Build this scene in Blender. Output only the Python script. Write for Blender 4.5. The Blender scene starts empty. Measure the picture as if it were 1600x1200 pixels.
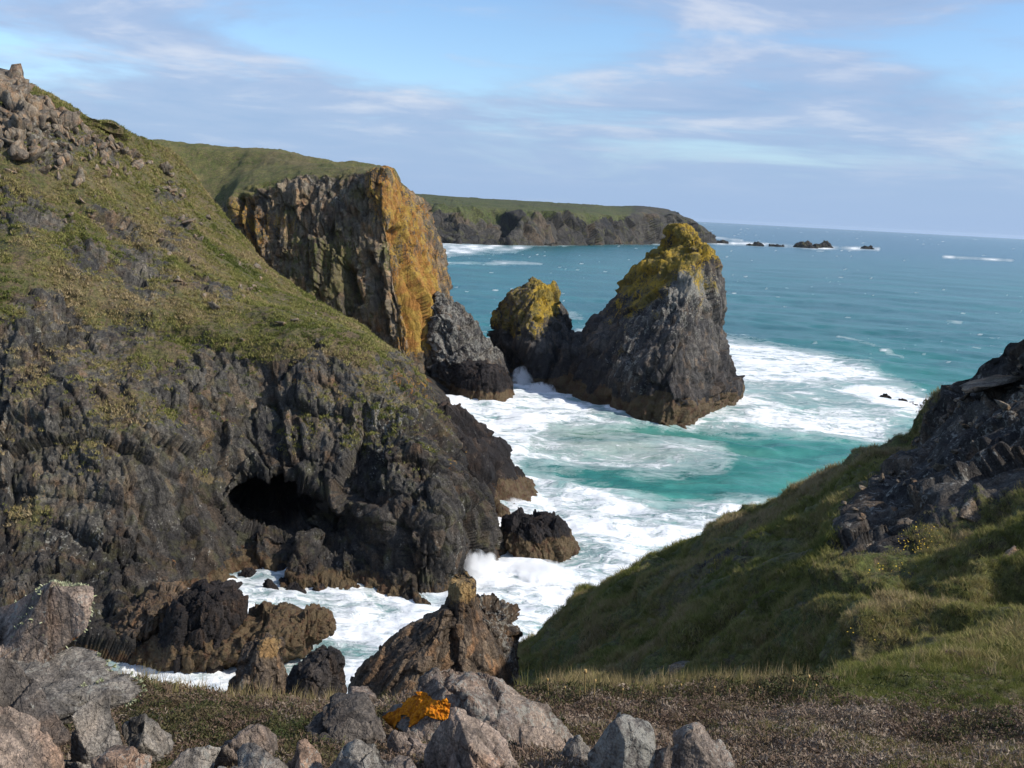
import bpy, math, time
import numpy as np
T0 = time.time()
sc = bpy.context.scene
COL = sc.collection
RS = np.random.RandomState

# ------------------------------------------------------------------ camera
H = 30.0                      # eye height above the sea, metres
FPX = 1570.0                  # focal length in pixels of the 1600 px wide photograph
PITCH = math.radians(9.8)
ROLL = math.radians(3.05)
_f = np.array([0, math.cos(PITCH), -math.sin(PITCH)])
_u0 = np.array([0, math.sin(PITCH), math.cos(PITCH)])
_r0 = np.array([1.0, 0, 0])
CR = _r0 * math.cos(ROLL) + _u0 * math.sin(ROLL)
CU = -_r0 * math.sin(ROLL) + _u0 * math.cos(ROLL)
CAM = np.array([0, 0, H])
cd = bpy.data.cameras.new('camera'); co = bpy.data.objects.new('camera', cd); COL.objects.link(co)
from mathutils import Matrix
co.matrix_world = Matrix(((CR[0], CU[0], -_f[0], 0), (CR[1], CU[1], -_f[1], 0), (CR[2], CU[2], -_f[2], H), (0, 0, 0, 1)))
cd.sensor_width = 36; cd.lens = 36 * FPX / 1600
cd.clip_start = 0.1; cd.clip_end = 120000
sc.camera = co

# ------------------------------------------------------------------ sun, sky, exposure
DENOISE = True
CLX, CLY = 7.7, 2.3      # where the cloud field sits
SUN_EL = math.radians(38)
SUN_AZ = math.radians(-16)     # measured from +x towards +y: the sun stands to the right, a little behind the camera
SDIR = np.array([math.cos(SUN_EL) * math.cos(SUN_AZ), math.cos(SUN_EL) * math.sin(SUN_AZ), math.sin(SUN_EL)])
sl = bpy.data.lights.new('sun', 'SUN'); sl.energy = 4.3; sl.angle = math.radians(0.53); sl.color = (1, 0.94, 0.84)
so = bpy.data.objects.new('sun', sl); COL.objects.link(so)
from mathutils import Vector
so.rotation_euler = Vector(SDIR).to_track_quat('Z', 'Y').to_euler()
so.location = (60, -8, 80)

def node(nt, t, **kw):
    n = nt.nodes.new(t)
    for k, v in kw.items():
        if k.startswith('i_'):
            n.inputs[k[2:].replace('_', ' ')].default_value = v
        else:
            setattr(n, k, v)
    return n

class G:
    """tiny helper for building node graphs"""
    def __init__(s, nt): s.nt = nt
    def val(s, x, sock):
        if isinstance(x, bpy.types.NodeSocket): s.nt.links.new(x, sock)
        elif isinstance(x, (tuple, list)) and sock.type == 'RGBA' and len(x) == 3: sock.default_value = (*x, 1)
        else: sock.default_value = x
    def math(s, op, a, b=0.0, c=0.0, clamp=False):
        n = node(s.nt, 'ShaderNodeMath', operation=op, use_clamp=clamp)
        for x, k in ((a, 0), (b, 1), (c, 2)): s.val(x, n.inputs[k])
        return n.outputs[0]
    def vmath(s, op, a, b=(0, 0, 0)):
        n = node(s.nt, 'ShaderNodeVectorMath', operation=op); s.val(a, n.inputs[0]); s.val(b, n.inputs[1]); return n.outputs[0]
    def mix(s, f, a, b, mode='MIX'):
        n = node(s.nt, 'ShaderNodeMix', data_type='RGBA', blend_type=mode)
        s.val(f, n.inputs[0]); s.val(a, n.inputs[6]); s.val(b, n.inputs[7]); return n.outputs[2]
    def step(s, x, lo, hi):
        n = node(s.nt, 'ShaderNodeMapRange', interpolation_type='SMOOTHSTEP')
        s.val(x, n.inputs[0]); s.val(lo, n.inputs[1]); s.val(hi, n.inputs[2]); return n.outputs[0]
    def noise(s, vec, scale, detail=4, rough=0.55, dist=0.0):
        n = node(s.nt, 'ShaderNodeTexNoise'); s.val(vec, n.inputs['Vector'])
        n.inputs['Scale'].default_value = scale; n.inputs['Detail'].default_value = detail
        n.inputs['Roughness'].default_value = rough; n.inputs['Distortion'].default_value = dist
        return n.outputs['Fac']
    def voro(s, vec, scale, feature='F1', out='Distance'):
        n = node(s.nt, 'ShaderNodeTexVoronoi', feature=feature); s.val(vec, n.inputs['Vector']); n.inputs['Scale'].default_value = scale
        return n.outputs[out]
    def mapping(s, vec, rot=(0, 0, 0), scale=(1, 1, 1), loc=(0, 0, 0)):
        n = node(s.nt, 'ShaderNodeMapping'); s.val(vec, n.inputs[0]); n.inputs[1].default_value = loc; n.inputs[2].default_value = rot; n.inputs[3].default_value = scale
        return n.outputs[0]
    def ramp(s, f, stops):
        n = node(s.nt, 'ShaderNodeValToRGB'); s.val(f, n.inputs[0]); cr = n.color_ramp
        while len(cr.elements) < len(stops): cr.elements.new(0.5)
        for e, (p, c) in zip(cr.elements, stops): e.position = p; e.color = (*c, 1)
        return n.outputs[0]

world = bpy.data.worlds.new('World'); sc.world = world; world.use_nodes = True
wt = world.node_tree; wt.nodes.clear(); g = G(wt)
SKY = 0.118
sky = node(wt, 'ShaderNodeTexSky', sky_type='NISHITA', sun_disc=False, sun_elevation=SUN_EL,
           sun_rotation=math.radians(90) - SUN_AZ, air_density=1.0, dust_density=0.6, ozone_density=2.5, altitude=30)
tc = node(wt, 'ShaderNodeTexCoord'); vec = tc.outputs['Generated']
sep = node(wt, 'ShaderNodeSeparateXYZ'); wt.links.new(vec, sep.inputs[0])
zz = g.math('MAXIMUM', sep.outputs[2], 0.0)
inv = g.math('DIVIDE', 1.0, g.math('ADD', zz, 0.10))
cp = node(wt, 'ShaderNodeCombineXYZ')
wt.links.new(g.math('MULTIPLY', sep.outputs[0], inv), cp.inputs[0]); wt.links.new(g.math('MULTIPLY', sep.outputs[1], inv), cp.inputs[1])
n1 = g.noise(g.mapping(cp.outputs[0], scale=(0.8, 1, 1), loc=(CLX, CLY, 0)), 0.55, 9, 0.56, 0.5)
n2 = g.noise(g.mapping(cp.outputs[0], scale=(0.9, 1, 1), loc=(9.0, 4.0, 2.0)), 1.5, 9, 0.58, 0.3)
lowband = g.math('SUBTRACT', 1.0, g.step(zz, 0.0, 0.16))
cover = g.step(g.math('ADD', g.math('ADD', n1, g.math('MULTIPLY', lowband, 0.16)), g.math('MULTIPLY', g.math('SUBTRACT', n2, 0.5), g.math('MULTIPLY', 0.34, g.step(zz, 0.0, 0.13)))), 0.41, 0.60)
ccol = g.ramp(n2, [(0.36, (2.15, 3.05, 4.7)), (0.52, (2.75, 3.5, 5.0)), (0.66, (4.4, 4.75, 5.6))])
ccol = g.mix(g.math('SUBTRACT', 1.0, g.step(zz, 0.01, 0.12)), ccol, (2.4, 3.38, 5.05))
skyc = g.mix(1.0, sky.outputs[0], (0.98, 1.10, 1.22), 'MULTIPLY')
haz = g.mix(g.math('MULTIPLY', g.math('SUBTRACT', 1.0, g.step(zz, -0.01, 0.12)), 0.8), skyc, (2.35, 3.38, 5.25))
cl = g.mix(g.math('MULTIPLY', cover, 0.86), haz, ccol)
bg = node(wt, 'ShaderNodeBackground'); bg.inputs[1].default_value = SKY
wt.links.new(cl, bg.inputs[0])
wo = node(wt, 'ShaderNodeOutputWorld'); wt.links.new(bg.outputs[0], wo.inputs[0])

sc.view_settings.view_transform = 'Standard'; sc.view_settings.look = 'None'
sc.view_settings.gamma = 1; sc.view_settings.exposure = 0.36; sc.view_settings.use_curve_mapping = False
sc.render.engine = 'CYCLES'
sc.cycles.use_denoising = DENOISE
sc.cycles.max_bounces = 8; sc.cycles.volume_bounces = 6; sc.cycles.volume_step_rate = 2.0; sc.cycles.diffuse_bounces = 3; sc.cycles.glossy_bounces = 2; sc.cycles.transparent_max_bounces = 8

# ------------------------------------------------------------------ projection helpers
def ray(px, py):
    px = np.asarray(px, float); py = np.asarray(py, float)
    return _f + ((px - 800) / FPX)[..., None] * CR - ((py - 600) / FPX)[..., None] * CU
def at_y(px, py, Y):
    d = ray(px, py); return CAM + d * (np.asarray(Y, float) / d[..., 1])[..., None]
def at_z(px, py, z=0.0):
    d = ray(px, py); return CAM + d * ((np.asarray(z, float) - H) / d[..., 2])[..., None]
def proj(P):
    v = P - CAM; w = v @ _f; w = np.where(np.abs(w) < 1e-6, 1e-6, w)
    return 800 + FPX * (v @ CR) / w, 600 - FPX * (v @ CU) / w

# ------------------------------------------------------------------ numpy noise
def _hash(ix, iy, iz, seed=0):
    h = (ix.astype(np.int64) * 374761393 + iy.astype(np.int64) * 668265263 + iz.astype(np.int64) * 2147483647 + seed * 974634773) & 0xffffffff
    h = ((h ^ (h >> 13)) * 1274126177) & 0xffffffff
    h = ((h ^ (h >> 16)) * 2246822519) & 0xffffffff
    return (h ^ (h >> 15)) & 0xffffffff
def hval(h): return (h & 0xffffff).astype(np.float32) / 16777215.0
def vnoise(P, seed=0):
    i = np.floor(P).astype(np.int64); f = (P - i).astype(np.float32)
    w = f * f * f * (f * (f * 6 - 15) + 10)
    out = 0
    for dx in (0, 1):
        wx = w[:, 0] if dx else 1 - w[:, 0]
        for dy in (0, 1):
            wy = w[:, 1] if dy else 1 - w[:, 1]
            for dz in (0, 1):
                wz = w[:, 2] if dz else 1 - w[:, 2]
                h = _hash(i[:, 0] + dx, i[:, 1] + dy, i[:, 2] + dz, seed)
                # gradient noise
                gx = ((h & 1023).astype(np.float32) / 511.5 - 1); gy = (((h >> 10) & 1023).astype(np.float32) / 511.5 - 1); gz = (((h >> 20) & 1023).astype(np.float32) / 511.5 - 1)
                out = out + wx * wy * wz * (gx * (f[:, 0] - dx) + gy * (f[:, 1] - dy) + gz * (f[:, 2] - dz))
    return out * 1.4
def fbm(P, scale, octaves=4, seed=0, gain=0.5):
    Q = P / scale; a = 1.0; s = 0; t = 0
    for o in range(octaves):
        s = s + a * vnoise(Q, seed + o * 17); t += a; a *= gain; Q = Q * 2.03 + 11.7
    return s / t * 1.6
def rot(ax, ang):
    c, s = math.cos(ang), math.sin(ang)
    return np.array({'x': [[1, 0, 0], [0, c, -s], [0, s, c]], 'y': [[c, 0, s], [0, 1, 0], [-s, 0, c]], 'z': [[c, -s, 0], [s, c, 0], [0, 0, 1]]}[ax])
def facets(P, scale, seed=0, slope=0.6, aniso=(1, 1, 1), R=None, crack=0.14, ident=None):
    """blocky displacement: every Voronoi cell is a tilted plane of its own (returns metres for cell size `scale`)"""
    Q = P if R is None else P @ R.T
    Q = Q / (scale * np.array(aniso))
    b = np.floor(Q - 0.5).astype(np.int64)
    best = np.full(len(Q), 9.0, np.float32); sec = best.copy(); val = np.zeros(len(Q), np.float32); idv = val.copy()
    for dx in (0, 1):
        for dy in (0, 1):
            for dz in (0, 1):
                c = b + np.array([dx, dy, dz])
                h = _hash(c[:, 0], c[:, 1], c[:, 2], seed)
                h2 = _hash(c[:, 0], c[:, 1], c[:, 2], seed + 7)
                j = np.stack([(h & 1023), (h >> 10) & 1023, (h >> 20) & 1023], 1) / 1023.0 * 0.8 + 0.1
                d = Q - (c + j)
                dd = (d * d).sum(1)
                gr = np.stack([(h2 & 1023), (h2 >> 10) & 1023, (h2 >> 20) & 1023], 1) / 511.5 - 1
                v = (hval(h * 31 + 5) - 0.5) + slope * (gr * d).sum(1)
                m = dd < best
                sec = np.where(m, best, np.minimum(sec, dd))
                best = np.where(m, dd, best); val = np.where(m, v, val)
                if ident is not None: idv = np.where(m, hval(h2 * 13 + 3), idv)
    if crack:
        val = val - crack * np.exp(-((np.sqrt(sec) - np.sqrt(best)) / 0.07) ** 2)
    if ident is not None: ident.append(idv)
    return val * scale

def sstep(x, a, b):
    t = np.clip((x - a) / (b - a), 0, 1); return t * t * (3 - 2 * t)
def blob(px, py, cx, cy, rx, ry, ang=0.0):
    c, s = math.cos(math.radians(ang)), math.sin(math.radians(ang))
    x = (px - cx) * c + (py - cy) * s; y = -(px - cx) * s + (py - cy) * c
    return np.exp(-((x / rx) ** 2 + (y / ry) ** 2))
def polydist(px, py, pts):
    """distance to a polyline in the given coordinates, and the side (+ right of travel direction)"""
    best = np.full(px.shape, 1e9); pts = np.array(pts, float)
    for a, b in zip(pts[:-1], pts[1:]):
        ab = b - a; t = np.clip(((px - a[0]) * ab[0] + (py - a[1]) * ab[1]) / max((ab @ ab), 1e-9), 0, 1)
        d = np.hypot(px - a[0] - t * ab[0], py - a[1] - t * ab[1]); best = np.minimum(best, d)
    return best
def inpoly(px, py, pts):
    r = np.zeros(px.shape, bool); n = len(pts)
    for i in range(n):
        x1, y1 = pts[i]; x2, y2 = pts[(i + 1) % n]
        if y1 == y2: continue
        m = ((y1 > py) != (y2 > py)) & (px < (x2 - x1) * (py - y1) / (y2 - y1) + x1); r ^= m
    return r
def softpoly(px, py, pts, w):
    d = polydist(px, py, list(pts) + [pts[0]]); s = np.where(inpoly(px, py, pts), d, -d)
    return sstep(s, -w, w)

def pchip(t, Y, tn):
    t = np.asarray(t, float); Y = np.asarray(Y, float); h = np.diff(t)
    d = np.diff(Y, axis=0) / h.reshape((-1,) + (1,) * (Y.ndim - 1))
    m = np.zeros_like(Y); m[0] = d[0]; m[-1] = d[-1]
    for k in range(1, len(t) - 1):
        a, b = d[k - 1], d[k]; w1 = 2 * h[k] + h[k - 1]; w2 = h[k] + 2 * h[k - 1]
        with np.errstate(divide='ignore', invalid='ignore'):
            m[k] = np.where(a * b > 0, (w1 + w2) / (w1 / a + w2 / b), 0)
    k = np.clip(np.searchsorted(t, tn, 'right') - 1, 0, len(t) - 2)
    hh = h[k]; s = (tn - t[k]) / hh
    sh = (-1,) + (1,) * (Y.ndim - 1); s = s.reshape(sh); hh = hh.reshape(sh)
    return (2 * s**3 - 3 * s**2 + 1) * Y[k] + (s**3 - 2 * s**2 + s) * hh * m[k] + (-2 * s**3 + 3 * s**2) * Y[k + 1] + (s**3 - s**2) * hh * m[k + 1]

def grid_normals(P, wrap=False):
    if wrap:
        du = np.roll(P, -1, 1) - np.roll(P, 1, 1)
    else:
        du = np.gradient(P, axis=1)
    dv = np.gradient(P, axis=0)
    n = np.cross(du, dv); l = np.linalg.norm(n, axis=2, keepdims=True); return n / np.maximum(l, 1e-9)

def new_mesh(name, V, F4=None, mats=(), masks=None, smooth=False, F3=None, parent=None, obj=None, tone=None):
    me = bpy.data.meshes.new(name)
    V = np.asarray(V, np.float32).reshape(-1, 3)
    me.vertices.add(len(V)); me.vertices.foreach_set('co', V.ravel())
    loops = []; starts = []; n = 0
    if F4 is not None and len(F4):
        F4 = np.asarray(F4, np.int32); loops.append(F4.ravel()); starts.append(np.arange(len(F4)) * 4); n = len(F4) * 4
    if F3 is not None and len(F3):
        F3 = np.asarray(F3, np.int32); loops.append(F3.ravel()); starts.append(n + np.arange(len(F3)) * 3)
    loops = np.concatenate(loops).astype(np.int32); starts = np.concatenate(starts).astype(np.int32)
    me.loops.add(len(loops)); me.loops.foreach_set('vertex_index', loops)
    me.polygons.add(len(starts)); me.polygons.foreach_set('loop_start', starts)
    me.update(calc_edges=True)
    if masks is not None:
        at = me.color_attributes.new('mask', 'FLOAT_COLOR', 'POINT')
        at.data.foreach_set('color', np.asarray(masks, np.float32).reshape(-1, 4).ravel())
    if tone is not None:
        at = me.attributes.new('tone', 'FLOAT_VECTOR', 'POINT'); at.data.foreach_set('vector', np.asarray(tone, np.float32).ravel())
    if smooth: me.polygons.foreach_set('use_smooth', np.ones(len(starts), bool))
    for m in (mats if isinstance(mats, (list, tuple)) else [mats]): me.materials.append(m)
    if obj is False: return me
    o = bpy.data.objects.new(name, me); COL.objects.link(o)
    if parent: o.parent = parent
    return o
def grid_faces(n, m, wrap=False):
    i = np.arange(n - 1)[:, None]; j = np.arange(m if wrap else m - 1)[None, :]
    a = i * m + j; b = i * m + (j + 1) % m; c = (i + 1) * m + (j + 1) % m; d = (i + 1) * m + j
    return np.stack([a, b, c, d], -1).reshape(-1, 4)
def tag(o, label, cat, group=None, kind=None):
    o['label'] = label; o['category'] = cat
    if group: o['group'] = group
    if kind: o['kind'] = kind
    return o
def recentre(o, base):
    """move the object's origin to its base without moving its mesh"""
    me = o.data; n = len(me.vertices); a = np.empty(n * 3, np.float32); me.vertices.foreach_get('co', a)
    a = a.reshape(-1, 3) - np.asarray(base, np.float32); me.vertices.foreach_set('co', a.ravel()); me.update(); o.location = [float(x) for x in base]
    return o

# ------------------------------------------------------------------ materials
def finish(m, g, col, rough, bump=None, spec=0.3):
    nt = m.node_tree
    b = node(nt, 'ShaderNodeBsdfPrincipled'); g.val(col, b.inputs['Base Color']); g.val(rough, b.inputs['Roughness'])
    b.inputs['Specular IOR Level'].default_value = spec
    if bump is not None:
        for h, dist, st in bump[::-1]:
            pass
        prev = None
        for h, dist, st in bump:
            bn = node(nt, 'ShaderNodeBump'); bn.inputs['Strength'].default_value = st; bn.inputs['Distance'].default_value = dist
            nt.links.new(h, bn.inputs['Height'])
            if prev is not None: nt.links.new(prev, bn.inputs['Normal'])
            prev = bn.outputs[0]
        nt.links.new(prev, b.inputs['Normal'])
    o = node(nt, 'ShaderNodeOutputMaterial'); nt.links.new(b.outputs[0], o.inputs[0])
    return b
def new_mat(name):
    m = bpy.data.materials.new(name); m.use_nodes = True; m.node_tree.nodes.clear(); return m, G(m.node_tree)

def cliff_material(name, unit=1.0, tones=None, strata=(0.25, 0.5, 0.0), lich=((0.40, 0.22, 0.035), (0.30, 0.115, 0.02)),
                   grass=((0.050, 0.062, 0.016), (0.098, 0.092, 0.030), (0.085, 0.062, 0.036)), bumpk=1.0, mossy=0.0, warmth=0.4):
    """rock with grass / lichen / wet weed / pale bird-lime layers driven by the mesh's mask attribute (r grass, g lichen, b weed, a pale)"""
    m, g = new_mat(name); nt = m.node_tree
    geo = node(nt, 'ShaderNodeNewGeometry'); pos = geo.outputs['Position']
    att = node(nt, 'ShaderNodeAttribute', attribute_name='mask')
    s = node(nt, 'ShaderNodeSeparateColor'); nt.links.new(att.outputs['Color'], s.inputs[0])
    mg, ml, mw, mp = s.outputs[0], s.outputs[1], s.outputs[2], att.outputs['Alpha']
    tones = tones or [(0.30, (0.026, 0.026, 0.027)), (0.45, (0.074, 0.071, 0.066)), (0.56, (0.125, 0.117, 0.104)), (0.72, (0.25, 0.235, 0.21))]
    st = g.mapping(pos, rot=strata, scale=(1, 1, 0.22))
    na = g.noise(pos, 0.16 / unit, 6, 0.62, 0.3)
    nb = g.noise(st, 1.1 / unit, 7, 0.68, 0.6)
    nc = g.noise(pos, 4.5 / unit, 5, 0.65)
    crack = g.voro(st, 0.55 / unit, 'DISTANCE_TO_EDGE')
    crack2 = g.voro(g.mapping(pos, rot=(0.5, 0.3, 0.2), scale=(1, 1, 0.5)), 2.6 / unit, 'DISTANCE_TO_EDGE')
    chip = g.voro(g.mapping(pos, rot=(0.2, 0.6, 0.1), scale=(1, 1, 0.45)), 3.4 / unit, 'F1', 'Color')
    mixn = g.math('ADD', g.math('MULTIPLY', na, 0.35), g.math('ADD', g.math('MULTIPLY', nb, 0.45), g.math('MULTIPLY', nc, 0.2)))
    rock = g.ramp(mixn, tones)
    tn = node(nt, 'ShaderNodeAttribute', attribute_name='tone'); ts = node(nt, 'ShaderNodeSeparateXYZ'); nt.links.new(tn.outputs['Vector'], ts.inputs[0])
    tmix = g.math('ADD', g.math('MULTIPLY', ts.outputs[0], 0.55), g.math('MULTIPLY', ts.outputs[1], 0.45))
    spk = g.noise(pos, 8.0 / unit, 6, 0.8)
    rock = g.mix(1.0, rock, g.ramp(spk, [(0.34, (0.42, 0.42, 0.44)), (0.5, (0.95, 0.95, 0.95)), (0.66, (1.75, 1.72, 1.65))]), 'MULTIPLY')
    rock = g.mix(1.0, rock, g.ramp(tmix, [(0.12, (0.52, 0.52, 0.55)), (0.4, (0.86, 0.84, 0.82)), (0.6, (1.10, 1.06, 1.00)), (0.88, (1.55, 1.47, 1.34))]), 'MULTIPLY')
    rock = g.mix(g.math('MULTIPLY', g.step(ts.outputs[1], 0.72, 0.9), 0.5), rock, g.mix(1.0, rock, (1.25, 0.92, 0.62), 'MULTIPLY'))
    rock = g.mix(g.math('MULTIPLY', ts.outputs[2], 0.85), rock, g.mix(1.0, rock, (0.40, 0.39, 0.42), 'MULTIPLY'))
    moss = g.step(g.noise(pos, 0.75 / unit, 5, 0.66), 0.50, 0.66)
    rock = g.mix(g.math('MULTIPLY', moss, mossy), rock, (0.085, 0.082, 0.036))
    warm = g.step(g.noise(pos, 0.3 / unit, 4, 0.6, 0.5), 0.5, 0.68)
    rock = g.mix(g.math('MULTIPLY', warm, warmth), rock, g.mix(1.0, rock, (1.35, 0.92, 0.62), 'MULTIPLY'))
    dk = g.math('MULTIPLY', g.math('SUBTRACT', 1.0, g.step(crack, 0.0, 0.10)), 0.45)
    rock = g.mix(dk, rock, (0.018, 0.016, 0.016))
    rough_n = g.math('SUBTRACT', g.math('ADD', g.math('MULTIPLY', nb, 0.55), g.math('MULTIPLY', nc, 0.45)), 0.5)
    fine = g.noise(pos, 11 / unit, 3, 0.7)
    def layer(mask, k=2.4, lo=0.42, hi=0.58): return g.step(g.math('ADD', mask, g.math('MULTIPLY', rough_n, k)), lo, hi)
    pale = layer(mp, 3.2)
    rock = g.mix(g.math('MULTIPLY', pale, 0.8), rock, g.mix(nc, (0.17, 0.165, 0.145), (0.36, 0.345, 0.30)))
    weed = g.mix(spk, (0.030, 0.022, 0.014), (0.21, 0.145, 0.07))
    weed = g.mix(g.step(g.noise(pos, 1.0 / unit, 4, 0.6), 0.45, 0.65), weed, g.mix(1.0, weed, (0.75, 0.55, 0.55), 'MULTIPLY'))
    rock = g.mix(g.math('MULTIPLY', layer(mw, 1.6), 0.9), rock, weed)
    lc = g.mix(g.step(g.noise(pos, 0.5 / unit, 4, 0.6), 0.4, 0.6), lich[0], lich[1])
    lc = g.mix(1.0, lc, g.ramp(fine, [(0.3, (0.45, 0.45, 0.45)), (0.7, (1.25, 1.25, 1.25))]), 'MULTIPLY')
    rock = g.mix(g.math('MULTIPLY', layer(ml, 2.6), 0.9), rock, lc)
    gn = g.noise(pos, 0.22 / unit, 6, 0.62)
    gn2 = g.noise(pos, 1.6 / unit, 6, 0.7)
    gc = g.mix(g.step(gn, 0.38, 0.62), grass[0], grass[1])
    gc = g.mix(g.step(gn2, 0.46, 0.66), gc, grass[2])
    gn3 = g.noise(g.mapping(pos, scale=(1, 1, 0.5)), 4.0 / unit, 5, 0.75)
    gc = g.mix(g.math('MULTIPLY', g.step(g.noise(pos, 0.09 / unit, 5, 0.6), 0.5, 0.64), 0.65), gc, grass[2])
    gc = g.mix(1.0, gc, g.ramp(gn3, [(0.32, (0.40, 0.42, 0.42)), (0.5, (0.95, 0.95, 0.95)), (0.70, (1.75, 1.65, 1.55))]), 'MULTIPLY')
    gc = g.mix(1.0, gc, g.ramp(fine, [(0.3, (0.6, 0.6, 0.6)), (0.72, (1.35, 1.35, 1.3))]), 'MULTIPLY')
    gm = layer(mg, 1.7)
    col = g.mix(gm, rock, gc)
    rough = g.math('SUBTRACT', 0.88, g.math('MULTIPLY', g.step(mw, 0.3, 0.8), 0.35))
    sc_chip = node(nt, 'ShaderNodeSeparateColor'); nt.links.new(chip, sc_chip.inputs[0]); sc_chip = sc_chip.outputs[0]
    notg = g.math('SUBTRACT', 1.0, gm)
    hb = g.math('MULTIPLY', notg, g.math('ADD', g.math('MULTIPLY', nb, 0.7), g.math('ADD', g.math('MULTIPLY', g.step(crack, 0, 0.12), 0.25), g.math('ADD', g.math('MULTIPLY', g.step(crack2, 0, 0.10), 0.14), g.math('MULTIPLY', sc_chip, 0.22)))))
    nc = g.math('ADD', nc, g.math('MULTIPLY', g.math('MULTIPLY', gn2, gm), 0.9))
    finish(m, g, col, rough, [(hb, 0.9 * unit * bumpk, 0.75), (nc, 0.28 * unit * bumpk, 0.7), (fine, 0.1 * unit * bumpk, 0.6)], 0.25)
    return m

M_CLIFF = cliff_material('cliff_rock', mossy=0.5, warmth=0.5, grass=((0.074, 0.078, 0.027), (0.128, 0.108, 0.048), (0.110, 0.076, 0.050)))
M_HEAD = cliff_material('lichened_cliff', mossy=0.6, tones=[(0.30, (0.045, 0.039, 0.033)), (0.44, (0.150, 0.126, 0.098)), (0.56, (0.235, 0.198, 0.152)), (0.72, (0.37, 0.325, 0.26))], grass=((0.078, 0.090, 0.026), (0.130, 0.122, 0.046), (0.120, 0.096, 0.052)), lich=((0.46, 0.29, 0.055), (0.40, 0.185, 0.04)), warmth=0.6)
M_FAR = cliff_material('far_cliff', unit=6.0, grass=((0.060, 0.076, 0.024), (0.088, 0.094, 0.034), (0.060, 0.058, 0.034)), bumpk=0.8, mossy=0.75, warmth=0.0,
    tones=[(0.3, (0.022, 0.022, 0.024)), (0.48, (0.052, 0.050, 0.048)), (0.62, (0.085, 0.078, 0.07)), (0.8, (0.15, 0.14, 0.13))])
M_STACK = cliff_material('stack_rock', warmth=0.12, tones=[(0.3, (0.030, 0.029, 0.032)), (0.46, (0.080, 0.077, 0.077)), (0.6, (0.135, 0.128, 0.122)), (0.78, (0.25, 0.24, 0.22))],
                         lich=((0.52, 0.34, 0.035), (0.25, 0.19, 0.04)))
M_WET = cliff_material('dark_wet_rock', warmth=0.3, unit=0.6, tones=[(0.3, (0.018, 0.017, 0.019)), (0.5, (0.045, 0.040, 0.040)), (0.65, (0.085, 0.07, 0.062)), (0.8, (0.16, 0.14, 0.12))])
M_HILL = cliff_material('hillside_turf', unit=0.35, grass=((0.070, 0.082, 0.022), (0.130, 0.124, 0.044), (0.105, 0.080, 0.046)),
                        tones=[(0.3, (0.025, 0.024, 0.025)), (0.5, (0.065, 0.06, 0.055)), (0.65, (0.14, 0.125, 0.11)), (0.8, (0.27, 0.25, 0.22))])

def sheet(ctrl, tr, tc, nr, ncol, sub=None):
    """ctrl: rows x cols x 3 world control points -> dense grid (pchip both ways)"""
    ctrl = np.asarray(ctrl, float)
    A = pchip(tr, ctrl, np.linspace(tr[0], tr[-1], nr))
    B = pchip(tc, np.swapaxes(A, 0, 1), np.linspace(tc[0], tc[-1], ncol))
    return np.swapaxes(B, 0, 1)

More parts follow.
